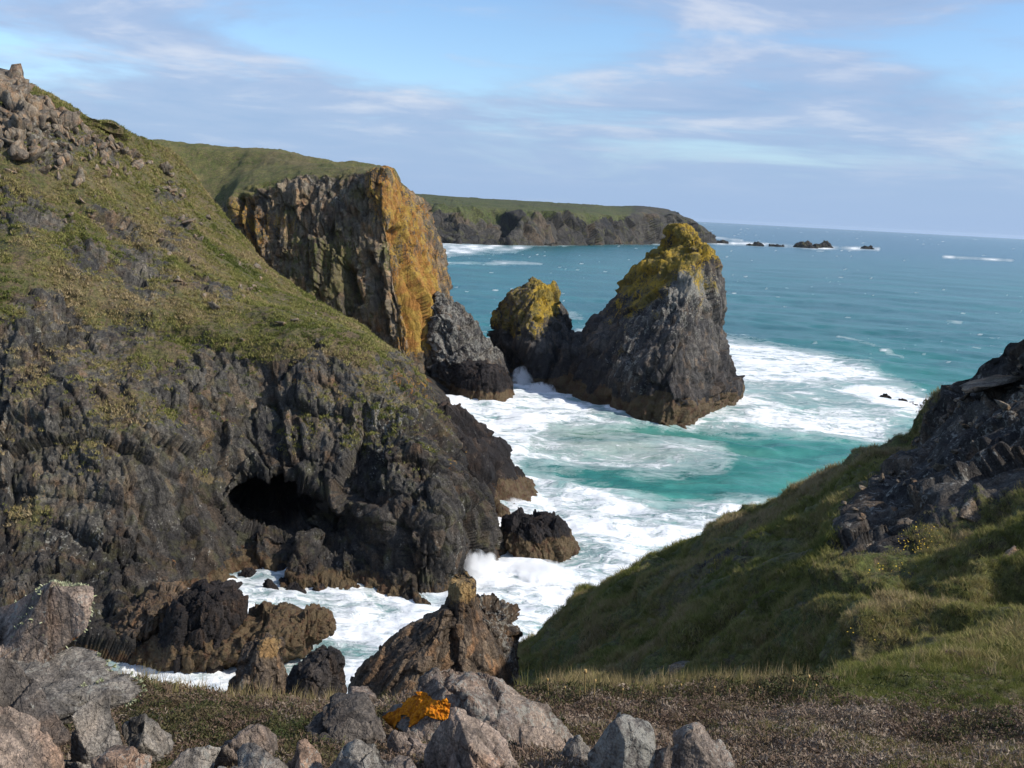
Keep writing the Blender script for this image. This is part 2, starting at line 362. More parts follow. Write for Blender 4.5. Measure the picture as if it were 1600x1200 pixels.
# ------------------------------------------------------------------ LEFT HILLSIDE (near wall of the cove with the cave)
def build_left_hill():
    # columns: (px,py,Y) from below the waterline to behind the crest
    cols = [
        [(-260, 1110, 52), (-240, 1000, 58), (-200, 820, 68), (-180, 640, 76), (-170, 500, 84), (-160, 380, 98), (-150, 250, 112), (-150, 60, 128)],
        [(-20, 1080, 55), (0, 985, 61), (0, 820, 70), (0, 650, 77), (0, 490, 85), (0, 370, 98), (0, 240, 112), (0, 122, 128)],
        [(80, 1090, 54), (100, 1000, 60.5), (100, 830, 70), (100, 660, 77), (100, 520, 86), (100, 400, 99), (100, 280, 114), (105, 178, 132)],
        [(200, 1080, 56), (200, 985, 63), (200, 850, 70.5), (200, 680, 78), (200, 545, 87), (200, 440, 100), (205, 330, 118), (212, 218, 148)],
        [(300, 1000, 64), (300, 930, 70), (300, 830, 75), (295, 690, 81), (290, 540, 90), (285, 455, 102), (282, 375, 120), (278, 296, 146)],
        [(390, 960, 70), (390, 892, 76), (390, 810, 80), (390, 690, 84.5), (390, 535, 92), (388, 490, 101), (385, 450, 118), (372, 388, 142)],
        [(470, 960, 70), (470, 905, 76), (470, 820, 80), (470, 690, 85), (470, 525, 93), (470, 495, 100), (470, 482, 115), (462, 452, 139)],
        [(560, 980, 69), (560, 922, 75), (560, 800, 80), (560, 665, 86), (560, 530, 95), (560, 528, 103), (560, 520, 115), (560, 510, 134)],
        [(640, 985, 68), (640, 930, 74), (640, 800, 79), (640, 680, 85), (640, 606, 96), (640, 594, 104), (640, 584, 114), (640, 572, 128)],
        [(700, 980, 70), (700, 925, 75.5), (700, 830, 79), (695, 740, 84), (690, 668, 96), (690, 652, 103), (688, 640, 110), (686, 624, 121)],
        [(745, 960, 73), (738, 900, 79.5), (735, 830, 82), (730, 760, 87), (715, 700, 98), (709, 680, 104), (704, 664, 109), (698, 645, 116)],
        [(775, 930, 80), (770, 885, 86), (768, 840, 88), (760, 790, 92), (738, 735, 101), (730, 715, 106), (724, 702, 110), (716, 690, 115)],
        [(770, 900, 92), (768, 868, 96), (768, 838, 98), (762, 795, 101), (742, 745, 107), (735, 730, 110), (730, 720, 113), (722, 710, 116)],
    ]
    C = np.array(cols, float).transpose(1, 0, 2)
    ctrl = at_y(C[..., 0], C[..., 1], C[..., 2])
    ctrl[0, :, 2] = np.minimum(ctrl[0, :, 2], -2.5)
    # behind the crest: a gentle top, then down
    back1 = ctrl[-1] + np.array([2, 10, 0.0]); back1[:, 2] -= np.interp(C[-1, :, 0], [200, 380, 560, 700], [1.0, 3.5, 5.5, 6.5]); back2 = ctrl[-1] + np.array([8, 34, -12.0]); back2[:, 2] = np.minimum(back2[:, 2], 6); 
    ctrl = np.concatenate([ctrl, back1[None], back2[None]])
    tr = np.array([0, 0.9, 2.2, 3.8, 5.3, 6.3, 7.4, 8.6, 9.1, 9.6]); tc = np.array([-1.6, 0, 1, 2, 3, 3.95, 4.75, 5.65, 6.55, 7.4, 8.1, 8.7, 9.0])
    nr, ncol = 470, 580
    P = sheet(ctrl, tr, tc, nr, ncol)
    vt = np.linspace(tr[0], tr[-1], nr)[:, None] * np.ones((1, ncol))
    px, py = proj(P)
    # the cave and the hollow to its right
    e = 1 - np.sqrt(((px - 440) / 74) ** 2 + ((py - 790 - 0.10 * (px - 446)) / 47) ** 2)
    cave = 22 * sstep(e, -0.05, 0.35)
    e2 = 1 - np.sqrt(((px - 545) / 80) ** 2 + ((py - 850 - 0.25 * (px - 545)) / 78) ** 2)
    cave = np.maximum(cave, 4.0 * sstep(e2, -0.1, 0.85))
    front = sstep(vt, 7.6, 7.0)
    P[..., 1] += cave * front; P[..., 0] -= 0.35 * cave * front
    # buttress bulging out right of the cave
    P[..., 1] -= 3.5 * blob(px, py, 660, 800, 60, 90) * front; P[..., 0] += 1.5 * blob(px, py, 660, 800, 60, 90) * front
    N = grid_normals(P); fl = P.reshape(-1, 3)
    pxf, pyf = px.ravel(), py.ravel(); v = vt.ravel()
    n_big = fbm(fl, 14, 3, 3); n_m = fbm(fl, 5, 4, 5)
    # grass line runs with the row parameter, broken by noise
    gr = sstep(v + 0.9 * n_big + 0.7 * n_m + 0.5 * np.clip((pxf - 330) / 250, 0, 1), 4.75, 5.6)
    rk = 0
    for b in [(40, 330, 95, 55, 25), (130, 415, 70, 45, 30), (215, 430, 70, 70, 25), (60, 560, 90, 70, 0), (270, 360, 40, 40, 40), (40, 210, 130, 60, 25), (330, 455, 60, 18, 28), (90, 480, 60, 30, 20), (180, 350, 70, 24, 32), (150, 225, 70, 28, 25), (265, 300, 28, 28, 0)]:
        rk = np.maximum(rk, 1.1 * blob(pxf, pyf, *b))
    for b in [(170, 640, 60, 40, 0), (40, 800, 60, 40, 0), (330, 740, 40, 14, 15), (200, 560, 120, 40, 0)]:
        gr = np.maximum(gr, 0.62 * blob(pxf, pyf, *b))
    rk = np.maximum(rk, 1.15 * sstep(pxf + 30 * n_m, 565, 625))
    gr = np.clip(gr * (1 - 0.75 * np.clip(rk, 0, 1)), 0, 1)
    rocky = 1 - gr
    R = rot('y', 0.35) @ rot('x', 0.25)
    led = (fl[:, 2] + 2.2 * n_big + 0.06 * fl[:, 0]) / 5.2; led = led - np.floor(led)
    ledge = (led - 0.5) * 0.9 * sstep(led, 0.0, 0.12) * sstep(fl[:, 2], 1.5, 4)
    tn = []
    d = facets(fl + 0.3 * n_m[:, None], 6.5, 1, 0.85, (1, 1, 2.0), R) * 0.34
    d += facets(fl, 2.4, 2, 0.95, (0.7, 1, 2.4), R, ident=tn) * 0.40
    d += facets(fl, 0.95, 3, 0.95, (0.7, 1, 1.9), R, ident=tn) * 0.46
    d += facets(fl, 0.42, 4, 1.0, (0.7, 1, 1.7), R) * 0.5 + fbm(fl, 1.2, 3, 9) * 0.12
    flat = fbm(fl, 9, 4, 21) * 0.6 + fbm(fl, 1.3, 3, 22) * 0.16
    disp = (d * 0.62 - ledge * 0.9) * (0.10 + 0.9 * rocky) + flat * gr + n_big * 1.1
    edge = sstep(v, 9.3, 8.8)
    crest = 1 - 0.65 * np.exp(-((v - 8.6) / 0.7) ** 2) * (pxf > 300)
    fl2 = fl + N.reshape(-1, 3) * (disp * (0.3 + 0.7 * edge) * crest)[:, None]
    N2 = grid_normals(fl2.reshape(nr, ncol, 3)).reshape(-1, 3)
    gr = np.maximum(gr, (0.40 * sstep(N2[:, 2], 0.45, 0.8) + 0.18 * (n_m > 0.1)) * sstep(fl2[:, 2], 5, 10))
    lich = 0.40 * blob(pxf, pyf, 640, 600, 60, 40, 40) + 0.45 * blob(pxf, pyf, 700, 720, 20, 14) + 0.3 * blob(pxf, pyf, 480, 590, 90, 50) + 0.25 * (n_m > 0.5)
    z = fl2[:, 2]
    weed = 0.55 * sstep(z + n_m * 1.4, 2.2, 0.7) * (0.35 + 0.65 * sstep(pxf, 640, 560)) + 0.3 * sstep(z, 1.4, 0.3)
    pale = 0.16 + 0.25 * blob(pxf, pyf, 590, 650, 60, 50) + 0.2 * blob(pxf, pyf, 100, 840, 60, 40) + 0.2 * blob(pxf, pyf, 60, 190, 150, 60, 25)
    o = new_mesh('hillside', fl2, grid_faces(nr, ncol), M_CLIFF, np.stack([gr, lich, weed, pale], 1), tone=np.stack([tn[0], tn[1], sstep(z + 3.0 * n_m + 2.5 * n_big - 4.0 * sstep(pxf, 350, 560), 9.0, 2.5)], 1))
    tag(o, 'steep grassy hillside above dark rock cliff with a sea cave at its foot', 'hillside', kind='structure')
    global HG
    HG = gr
    return fl2, N2

# ------------------------------------------------------------------ ORANGE CLIFF HEADLAND behind
def build_headland():
    cols = [   # base, low, mid, top edge of rock, grass, skyline
        [(60, 420, 178), (60, 380, 181), (60, 350, 184), (60, 310, 188), (60, 270, 196), (60, 232, 205)],
        [(200, 420, 176), (200, 390, 180), (200, 360, 184), (200, 325, 188), (205, 272, 198), (212, 217, 210)],
        [(290, 430, 174), (290, 400, 177), (290, 370, 180), (290, 335, 186), (290, 280, 196), (290, 226, 212)],
        [(335, 440, 176), (335, 405, 179), (335, 370, 183), (335, 322, 188), (335, 278, 197), (335, 231, 213)],
        [(352, 450, 176), (352, 410, 178), (352, 368, 180), (354, 316, 184), (360, 276, 196), (365, 232, 213)],
        [(366, 460, 171), (366, 410, 172), (366, 360, 174), (366, 303, 177), (380, 270, 192), (392, 232, 213)],
        [(420, 500, 168), (420, 430, 170.5), (425, 360, 173), (425, 291, 176), (432, 262, 190), (436, 235, 212)],
        [(500, 560, 164), (500, 460, 167.5), (498, 370, 171), (495, 279, 175), (500, 259, 188), (505, 250, 206)],
        [(570, 620, 161), (565, 500, 165), (560, 390, 169), (555, 270, 173), (558, 264, 182), (561, 259, 196)],
        [(640, 645, 156), (626, 520, 161), (605, 390, 166), (590, 272, 170), (594, 266, 177), (598, 262, 186)],
        [(668, 640, 158), (655, 520, 164), (636, 390, 170), (613, 268, 175), (614, 264, 179), (614, 262, 184)],
        [(692, 630, 163), (684, 520, 171), (666, 400, 177), (632, 288, 181), (630, 284, 183), (627, 279, 186)],
        [(706, 620, 172), (704, 500, 178), (684, 400, 183), (650, 316, 187), (646, 306, 189), (641, 298, 191)],
        [(708, 600, 182), (707, 500, 185), (688, 405, 189), (656, 330, 193), (652, 320, 194), (648, 312, 196)],
        [(700, 585, 196), (700, 495, 198), (684, 410, 200), (655, 335, 202), (652, 325, 203), (648, 317, 205)],
    ]
    C = np.array(cols, float).transpose(1, 0, 2); ctrl = at_y(C[..., 0], C[..., 1], C[..., 2])
    k1 = ctrl[-1].copy(); k1[:, 0] = k1[:, 0] * (k1[:, 1] + 30) / k1[:, 1] - 9; k1[:, 1] += 30; k1[:, 2] += 0.2
    k2 = ctrl[-1].copy(); k2[:, 0] = k2[:, 0] * (k2[:, 1] + 75) / k2[:, 1] - 24; k2[:, 1] += 75; k2[:, 2] -= 20
    ctrl = np.concatenate([ctrl, k1[None], k2[None]])
    ctrl[0, :, 2] = -3
    tr = np.array([0, 1.3, 2.5, 3.7, 4.2, 4.8, 5.1, 5.4]); tc = np.array([0, 1.0, 1.7, 2.05, 2.2, 2.35, 2.9, 3.7, 4.4, 5.1, 5.9, 6.7, 7.4, 7.8, 8.1])
    nr, ncol = 320, 430
    P = sheet(ctrl, tr, tc, nr, ncol); N = grid_normals(P)
    vt = np.linspace(tr[0], tr[-1], nr)[:, None] * np.ones((1, ncol)); ut = np.linspace(tc[0], tc[-1], ncol)[None] * np.ones((nr, 1))
    px, py = [a.ravel() for a in proj(P)]; v = vt.ravel(); u = ut.ravel(); fl = P.reshape(-1, 3)
    n_m = fbm(fl, 7, 4, 41); n_b = fbm(fl, 18, 3, 42)
    cliff = sstep(u + 0.12 * n_m, 2.02, 2.22)
    gr = np.maximum(sstep(v + 0.35 * n_m, 3.55, 3.85), 1 - cliff)
    gr *= 1 - 0.5 * sstep(u, 5.0, 5.3) * sstep(v, 4.6, 4.3)
    rocky = 1 - gr
    for b in [(470, 380, 50, 34, 20), (560, 300, 34, 26), (520, 420, 40, 30, 30), (450, 330, 30, 18), (600, 400, 16, 60)]:
        gr = np.maximum(gr, 0.56 * blob(px, py, *b) * (px < 610))
    R = rot('y', 0.18) @ rot('x', 0.2)
    tn = []
    d = facets(fl + 0.3 * n_m[:, None], 9, 11, 0.85, (0.7, 1, 2.4), R) * 0.30
    d += facets(fl, 3.4, 12, 0.95, (0.7, 1, 2.2), R, ident=tn) * 0.46
    d += facets(fl, 1.3, 13, 0.95, (0.7, 1, 2.2), R, ident=tn) * 0.5 + facets(fl, 0.6, 17, 1.0, (0.7, 1, 1.8), R) * 0.5 + fbm(fl, 2, 4, 14) * 0.2
    # vertical clefts in the face
    cl = 0
    for pts, w in [([(655, 560), (640, 480), (622, 430), (612, 380)], 7), ([(600, 520), (590, 450), (575, 400)], 6), ([(372, 400), (366, 340), (372, 305)], 5), ([(400, 410), (388, 350), (384, 310)], 5), ([(690, 560), (668, 470), (655, 400)], 4), ([(560, 470), (545, 420)], 6)]:
        cl = np.maximum(cl, np.exp(-(polydist(px, py, pts) / w) ** 2))
    disp = d * 0.60 * (0.08 + rocky) + (fbm(fl, 12, 4, 15) * 0.9 + fbm(fl, 2, 3, 16) * 0.2) * gr + n_b * 1.2 * (0.3 + 0.7 * rocky) - 2.6 * cl * (v < 4)
    fl2 = fl + N.reshape(-1, 3) * disp[:, None]
    lich = 0.23 + 0.30 * sstep(polydist(px, py, [(596, 275), (625, 350), (650, 430), (668, 520)]), 42, 10) + 0.30 * blob(px, py, 378, 345, 26, 50, -10) + 0.10 * sstep(px, 560, 640) * (v < 4.3) + 0.16 * blob(px, py, 650, 480, 26, 70, 15) + 0.16 * blob(px, py, 430, 350, 60, 30, 20) + 0.22 * n_m
    lich *= sstep(py, 600, 540)
    gr = np.maximum(gr, (0.38 + 0.35 * n_b + 0.12 * n_m) * (px < 615))
    weed = sstep(fl2[:, 2], 3, 1); pale = 0.20 + 0.25 * blob(px, py, 560, 300, 60, 40) - 0.2 * sstep(py, 540, 570)
    o = new_mesh('headland', fl2, grid_faces(nr, ncol), M_HEAD, np.stack([gr, np.clip(lich, 0, 1), weed, pale], 1), tone=np.stack([tn[0], tn[1], 0 * tn[0]], 1))
    tag(o, 'green topped headland ending in a tall orange lichened cliff', 'headland', kind='structure')
    return o

# ------------------------------------------------------------------ lofted rocks (closed)
def loft(name, sil, Yc, ry, mat, seed, label, cat, powr=1.4, n=260, m=420, zbot=-3, amp=1.0, masks=None, yshift=None, aniso=(0.8, 1, 2.0), R=None, unit=1.0, group=None, twist=0.0, black=None):
    """sil: list of (py, pxL, pxR) from top to bottom as seen at depth Yc; ry: half depth at the bottom"""
    sil = np.array(sil, float)
    t = np.arange(len(sil)); tn = np.linspace(0, len(sil) - 1, n)
    S = pchip(t, sil, tn)
    L = at_y(S[:, 1], S[:, 0], np.full(n, Yc)); Rr = at_y(S[:, 2], S[:, 0], np.full(n, Yc))
    # roll of the camera: keep each ring level at the mean height
    zc = (L[:, 2] + Rr[:, 2]) / 2; zc[-1] = zbot
    cx = (L[:, 0] + Rr[:, 0]) / 2; rx = np.maximum((Rr[:, 0] - L[:, 0]) / 2, 0.02)
    rmax = rx.max(); ryk = ry * (rx / rmax) ** 0.85
    ys = np.zeros(n) if yshift is None else np.interp(tn, t, yshift)
    th = np.linspace(0, 2 * math.pi, m, endpoint=False)[None]
    c, s = np.cos(th), np.sin(th); q = 2 / powr
    ex = np.sign(c) * np.abs(c) ** q; ey = np.sign(s) * np.abs(s) ** q
    X = cx[:, None] + rx[:, None] * ex; Yy = Yc + ys[:, None] + ryk[:, None] * (ey - twist * ex * 0.5); Z = zc[:, None] * np.ones_like(X)
    # keep the silhouette where it was drawn although points are nearer or farther than Yc
    k = Yy / Yc
    P = np.stack([X, Yy, Z], -1)
    P = P[::-1]                       # bottom to top so normals point outward with increasing theta
    N = grid_normals(P, True); N[-1] = (0, 0, 1)
    fl = P.reshape(-1, 3); Nf = N.reshape(-1, 3)
    if (Nf * (fl - np.array([cx.mean(), Yc, zc.mean()]))).sum() < 0: Nf = -Nf
    nm = fbm(fl, 5 * unit, 4, seed)
    tn = []
    d = facets(fl + 0.2 * unit * nm[:, None], 7 * unit, seed + 1, 0.85, aniso, R) * 0.28
    d += facets(fl, 2.7 * unit, seed + 2, 0.95, aniso, R, ident=tn) * 0.40
    d += facets(fl, 1.05 * unit, seed + 3, 0.95, aniso, R, ident=tn) * 0.46 + facets(fl, 0.45 * unit, seed + 5, 1.0, aniso, R) * 0.45 + fbm(fl, 1.6 * unit, 4, seed + 4) * 0.15 * unit
    taper = np.repeat(np.clip(rx[::-1] / (0.12 * rmax), 0.25, 1), m)
    fl2 = fl + Nf * (d * amp * taper)[:, None]
    px, py = proj(fl2)
    mk = masks(px, py, fl2, nm, Nf) if masks else np.zeros((len(fl2), 4))
    F = grid_faces(n, m, True)
    V = np.concatenate([fl2, fl2[-m:].mean(0, keepdims=True)]); mk = np.concatenate([mk, mk[-1:]])
    top = (n - 1) * m; F3 = np.array([[top + i, top + (i + 1) % m, len(V) - 1] for i in range(m)])
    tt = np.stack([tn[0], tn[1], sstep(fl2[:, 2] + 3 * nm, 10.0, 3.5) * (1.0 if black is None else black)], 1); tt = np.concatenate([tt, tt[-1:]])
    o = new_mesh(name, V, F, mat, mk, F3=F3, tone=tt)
    recentre(o, (float(cx[-1]), Yc, 0.0))
    return tag(o, label, cat, group)

def big_stack():
    sil = [(352, 1062, 1067), (358, 1054, 1080), (368, 1050, 1094), (378, 1047, 1111), (391, 1036, 1118), (415, 1002, 1121), (450, 972, 1123), (485, 946, 1126), (520, 916, 1132), (560, 888, 1143), (590, 872, 1150), (610, 863, 1146), (640, 858, 1144)]
    def mk(px, py, P, nm, N):
        edge = polydist(px, py, [(930, 520), (985, 470), (1060, 425), (1135, 400)])
        s = (py - np.interp(px, [900, 940, 965, 1000, 1050, 1090, 1130], [440, 462, 500, 488, 448, 420, 412]))
        l = 0.60 * sstep(s + 60 * nm, 60, -45) + 0.04 + 0.15 * blob(px, py, 1110, 450, 25, 70)
        z = P[:, 2]
        w = sstep(z + nm * 2.6 - 1.2 * sstep(px, 900, 1000), 3.6, 1.8) * 0.85
        p = 0.14 + 0.75 * blob(px, py, 1082, 440, 36, 24, 20) + 0.30 * blob(px, py, 1040, 480, 70, 50) + 0.25 * blob(px, py, 985, 560, 30, 60)
        g_ = 0.2 * sstep(s, 30, -10) * (px < 1000)
        return np.stack([g_, l, w, p], 1)
    return loft('sea_stack', sil, 172, 27, M_STACK, 60, 'tall wedge shaped sea stack crusted with yellow lichen rising from the surf', 'sea stack', powr=1.34, n=220, m=400, masks=mk, amp=0.72, yshift=[3, 3, 3, 3, 2, 1, 0, -1, -2, -2, -2, -2, -2], R=rot('y', -0.25))
def small_stack():
    sil = [(443, 846, 852), (447, 828, 866), (456, 808, 871), (470, 788, 873), (485, 778, 880), (505, 768, 890), (530, 768, 902), (560, 776, 915), (590, 785, 925), (610, 785, 925)]
    def mk(px, py, P, nm, N):
        s = py - np.interp(px, [770, 800, 850, 880], [510, 535, 520, 480])
        l = 0.50 * sstep(s + 25 * nm, 20, -20) + 0.25 * blob(px, py, 855, 465, 20, 30)
        g_ = 0.45 * sstep(s + 25 * nm, 10, -30) * sstep(px, 860, 820)
        return np.stack([g_, l, sstep(P[:, 2], 2.5, 1), 0.12 + 0 * l], 1)
    return loft('sea_stack', sil, 186, 15, M_STACK, 80, 'smaller sea stack half in shadow between the orange cliff and the tall stack', 'sea stack', powr=1.5, n=130, m=230, masks=mk, amp=0.75, R=rot('y', -0.2))
def rubble_spur():
    sil = [(458, 676, 694), (472, 668, 708), (488, 662, 730), (498, 660, 742), (512, 658, 750), (535, 654, 772), (560, 652, 790), (582, 650, 800), (603, 650, 806), (625, 650, 806)]
    def mk(px, py, P, nm, N):
        z = P[:, 2]
        return np.stack([0 * z + 0.45 * blob(px, py, 730, 485, 35, 14), 0.2 * blob(px, py, 745, 500, 20, 10), sstep(z + nm * 1.6, 3.2, 1.2) * 0.8, 0.46 * sstep(z, 3, 6)], 1)
    return loft('rock_spur', sil, 172, 12, M_STACK, 90, 'blocky grey rock spur tumbling from the orange cliff to the sea', 'rock spur', black=0.3, powr=1.5, n=180, m=300, masks=mk, amp=0.95, unit=0.9, aniso=(0.8, 1, 1.5), R=rot('y', 0.7))
def spur_foot():
    sil = [(566, 742, 760), (572, 724, 784), (584, 714, 796), (600, 708, 803), (618, 706, 806), (632, 706, 806)]
    def mk(px, py, P, nm, N):
        z = P[:, 2]; return np.stack([0 * z, 0 * z, sstep(z + nm * .5, 3.0, 1.4), 0 * z], 1)
    return loft('boulder', sil, 158, 6, M_WET, 95, 'dark rounded rock with brown weed at the foot of the grey spur', 'rock', powr=1.9, n=90, m=200, masks=mk, amp=0.5, unit=0.6)
def nose():
    sil = [(632, 668, 700), (650, 655, 722), (672, 645, 745), (700, 640, 780), (730, 640, 800), (755, 640, 815), (775, 640, 830), (795, 640, 834), (815, 640, 834)]
    def mk(px, py, P, nm, N):
        z = P[:, 2]; return np.stack([0 * z, 0.25 * blob(px, py, 720, 700, 30, 30), sstep(z + nm * .9, 3.2, 1.4) * 0.75 * sstep(px, 740, 790), 0.1 + 0 * z], 1)
    return loft('rock_spur', sil, 104, 11, M_WET, 100, 'dark rock nose below the grassy hillside sloping into the surf', 'rock spur', powr=1.8, n=130, m=230, masks=mk, amp=0.7, R=rot('y', 0.6))
def surf_boulder():
    sil = [(806, 818, 846), (810, 806, 864), (820, 792, 880), (836, 780, 890), (856, 776, 900), (878, 774, 905), (892, 774, 908), (905, 774, 908)]
    def mk(px, py, P, nm, N):
        z = P[:, 2]; return np.stack([0 * z, 0 * z, sstep(z + nm * .7, 2.3, 1.0) * 0.95, 0.05 + 0 * z], 1)
    return loft('boulder', sil, 87, 3.6, M_WET, 110, 'dark boulder standing in white surf below the cave cliff', 'boulder', powr=1.8, n=140, m=260, masks=mk, amp=0.75, unit=0.45, R=rot('y', 0.3))

# ------------------------------------------------------------------ FAR HEADLAND
def build_far():
    pxs = np.array([480, 560, 640, 700, 760, 820, 870, 920, 960, 1000, 1035, 1060, 1085, 1102, 1112])
    base = np.array([376, 377, 378, 380, 382, 384, 384, 383, 382, 382, 381, 381, 380.5, 380, 379.5])
    edge = np.array([310, 314, 318, 321, 325, 329, 332, 335, 337, 334, 336, 340, 350, 362, 372])
    skyl = np.array([290, 296, 302, 306.5, 311, 315, 318, 321, 323, 323, 328, 333, 345, 358, 371])
    B = at_z(pxs, base, 0.0); Yb = B[:, 1]
    E = at_y(pxs, edge, Yb + 60); Mid = at_y(pxs, base * 0.55 + edge * 0.45, Yb + 22); S = at_y(pxs, skyl, Yb + 420)
    E[-4:] = at_y(pxs[-4:], edge[-4:], Yb[-4:] + 30); S[-4:] = at_y(pxs[-4:], skyl[-4:], Yb[-4:] + 60)
    bot = B.copy(); bot[:, 2] = -6; bot[:, 1] -= 4
    bk = S + np.array([0, 300, -2.0]); bk2 = S + np.array([0, 500, -60])
    ctrl = np.stack([bot, B, Mid, E, S, bk, bk2]); tr = np.array([0, 0.15, 1.1, 2.1, 2.9, 3.3, 3.5]); tc = (pxs - 480) / 100
    nr, ncol = 130, 420
    P = sheet(ctrl, tr, tc, nr, ncol); N = grid_normals(P); fl = P.reshape(-1, 3)
    v = (np.linspace(tr[0], tr[-1], nr)[:, None] * np.ones((1, ncol))).ravel(); px, py = proj(fl)
    n1 = fbm(fl, 60, 4, 140)
    gr = sstep(v + 0.35 * n1, 1.65, 2.05) * (1 - 0.6 * sstep(px, 960, 1000))
    tn = []
    d = facets(fl, 38, 141, 0.8, (1, 1, 2.2), ident=tn) * 0.30 + facets(fl, 14, 142, 0.8, (1, 1, 2), ident=tn) * 0.36 + fbm(fl, 30, 4, 143) * 6
    fl2 = fl + N.reshape(-1, 3) * (d * (1 - 0.9 * sstep(v, 1.8, 2.2)))[:, None]
    fl2[:, 2] += fbm(fl, 80, 3, 144) * 1.5 * sstep(v, 2.2, 2.8)
    o = new_mesh('far_headland', fl2, grid_faces(nr, ncol), M_FAR, np.stack([gr, 0 * gr, 0 * gr, 0 * gr], 1), tone=np.stack([tn[0], tn[1], 0 * gr], 1))
    tag(o, 'distant low headland with green fields above dark cliffs', 'headland', kind='structure')

# ------------------------------------------------------------------ NEAR GROUND and right hand slope
def ground_sheet():
    W = lambda x, y, z: ('w', x, y, z)
    pxs = [-500, 0, 180, 420, 600, 740, 830, 900, 1000, 1100, 1250, 1320, 1420, 1520, 1620, 1850, 2200]
    rows = []
    P_ = lambda px, py, Y: tuple(at_y(px, py, Y))
    near = [(px, 1235, 3.1) for px in pxs]; mid = [(px, 1150, 4.7) for px in pxs]
    rim_y = [1040, 1062, 1068, 1094, 1114, 1112, 1104, 1100, 1096, 1090, 1085, 1062, 1040, 1030, 1020, 1010, 1000]
    rim_Y = [6.5, 6.5, 6.5, 6.5, 6.3, 6.3, 6.4, 6.5, 6.6, 6.8, 7.0, 7.6, 8.2, 8.6, 8.8, 9, 9]
    rim = list(zip(pxs, rim_y, rim_Y))
    gul = [(-500, 1180, 12), (0, 1190, 12), (180, 1190, 12), (420, 1200, 12), (600, 1200, 12), (740, 1190, 13), (830, 1160, 12), (900, 1140, 11.5), (1000, 1125, 11), (1100, 1112, 10.5), (1250, 1092, 9.5), (1320, 1018, 9.6), (1420, 985, 10.2), (1520, 960, 10.6), (1620, 930, 10.8), (1850, 900, 11), (2200, 860, 11)]
    a = [(-500, 1200, 22), (0, 1200, 22), (180, 1200, 22), (420, 1210, 22), (600, 1210, 22), (740, 1120, 27), (830, 1075, 24), (900, 1068, 21), (1000, 1058, 17.5), (1100, 1048, 14.8), (1250, 1000, 11.8), (1320, 940, 11.5), (1420, 925, 11.6), (1520, 880, 12), (1620, 850, 12.2), (1850, 800, 12.5), (2200, 740, 12.5)]
    b = [(-500, 1200, 34), (0, 1200, 34), (180, 1210, 34), (420, 1220, 34), (600, 1220, 34), (740, 1080, 36), (830, 1035, 33), (900, 1010, 29), (1000, 975, 24), (1100, 930, 20), (1250, 868, 15.5), (1320, 850, 14.6), (1420, 845, 14.2), (1520, 800, 14.6), (1620, 735, 15.2), (1850, 660, 15.5), (2200, 580, 15.5)]
    c = [(-500, 1200, 44), (0, 1200, 44), (180, 1210, 44), (420, 1220, 44), (600, 1220, 44), (740, 1060, 40), (830, 1005, 38), (900, 958, 35), (1000, 905, 31), (1100, 868, 27), (1250, 810, 22.5), (1320, 780, 21), (1420, 752, 20), (1520, 690, 20), (1620, 620, 20), (1850, 550, 20), (2200, 480, 20)]
    d = [(-500, 1200, 50), (0, 1200, 50), (180, 1210, 50), (420, 1220, 50), (600, 1220, 50), (740, 1042, 43), (830, 984, 42), (900, 922, 40), (1000, 862, 37.5), (1100, 822, 35), (1250, 748, 31), (1320, 713, 29.5), (1420, 670, 28), (1520, 592, 26.5), (1620, 512, 25), (1850, 440, 24), (2200, 400, 23)]
    M = np.array([near, mid, rim, gul, a, b, c, d], float)
    ctrl = at_y(M[..., 0], M[..., 1], M[..., 2])
    r0 = ctrl[0] * np.array([2.2, 0, 0]) + np.array([0, -14, 28.9]); r1 = ctrl[0] * np.array([1.0, 0, 0]) + np.array([0, 0.4, 28.45])
    lx = np.arange(len(pxs)) < 5
    for k, (z, s) in zip((3, 4, 5, 6, 7), ((22, 1), (13, 1), (6, 1), (1.0, 1), (-3, 1))):
        ctrl[k, lx, 2] = z
        for i in (0, 1, 2, 3, 4): ctrl[k, i, 0] = (pxs[i] - 800) / FPX * ctrl[k, i, 1]
    # behind the ridge it falls steeply to the sea
    e = ctrl[-1] + np.stack([np.full(len(pxs), -1.0), np.full(len(pxs), 5.0), np.full(len(pxs), -6.0)], 1)
    f = ctrl[-1] + np.stack([np.full(len(pxs), -4.0), np.full(len(pxs), 16.0), np.full(len(pxs), -32.0)], 1); e[lx, 2] = -4; f[lx, 2] = -5
    f[:, 2] = np.minimum(f[:, 2], -3)
    ctrl = np.concatenate([r0[None], r1[None], ctrl, e[None], f[None]])
    tr = np.array([-0.8, 0, 0.7, 1.9, 3.0, 3.8, 5.2, 6.8, 8.2, 9.5, 10.0, 10.4])
    tc = (np.array(pxs) + 500) / 300.0; tc[0] = 0.8
    nr, ncol = 460, 560
    P = sheet(ctrl, tr, tc, nr, ncol)
    vt = np.linspace(tr[0], tr[-1], nr)[:, None] * np.ones((1, ncol))
    return P, vt
HILL_P, HILL_V = ground_sheet()
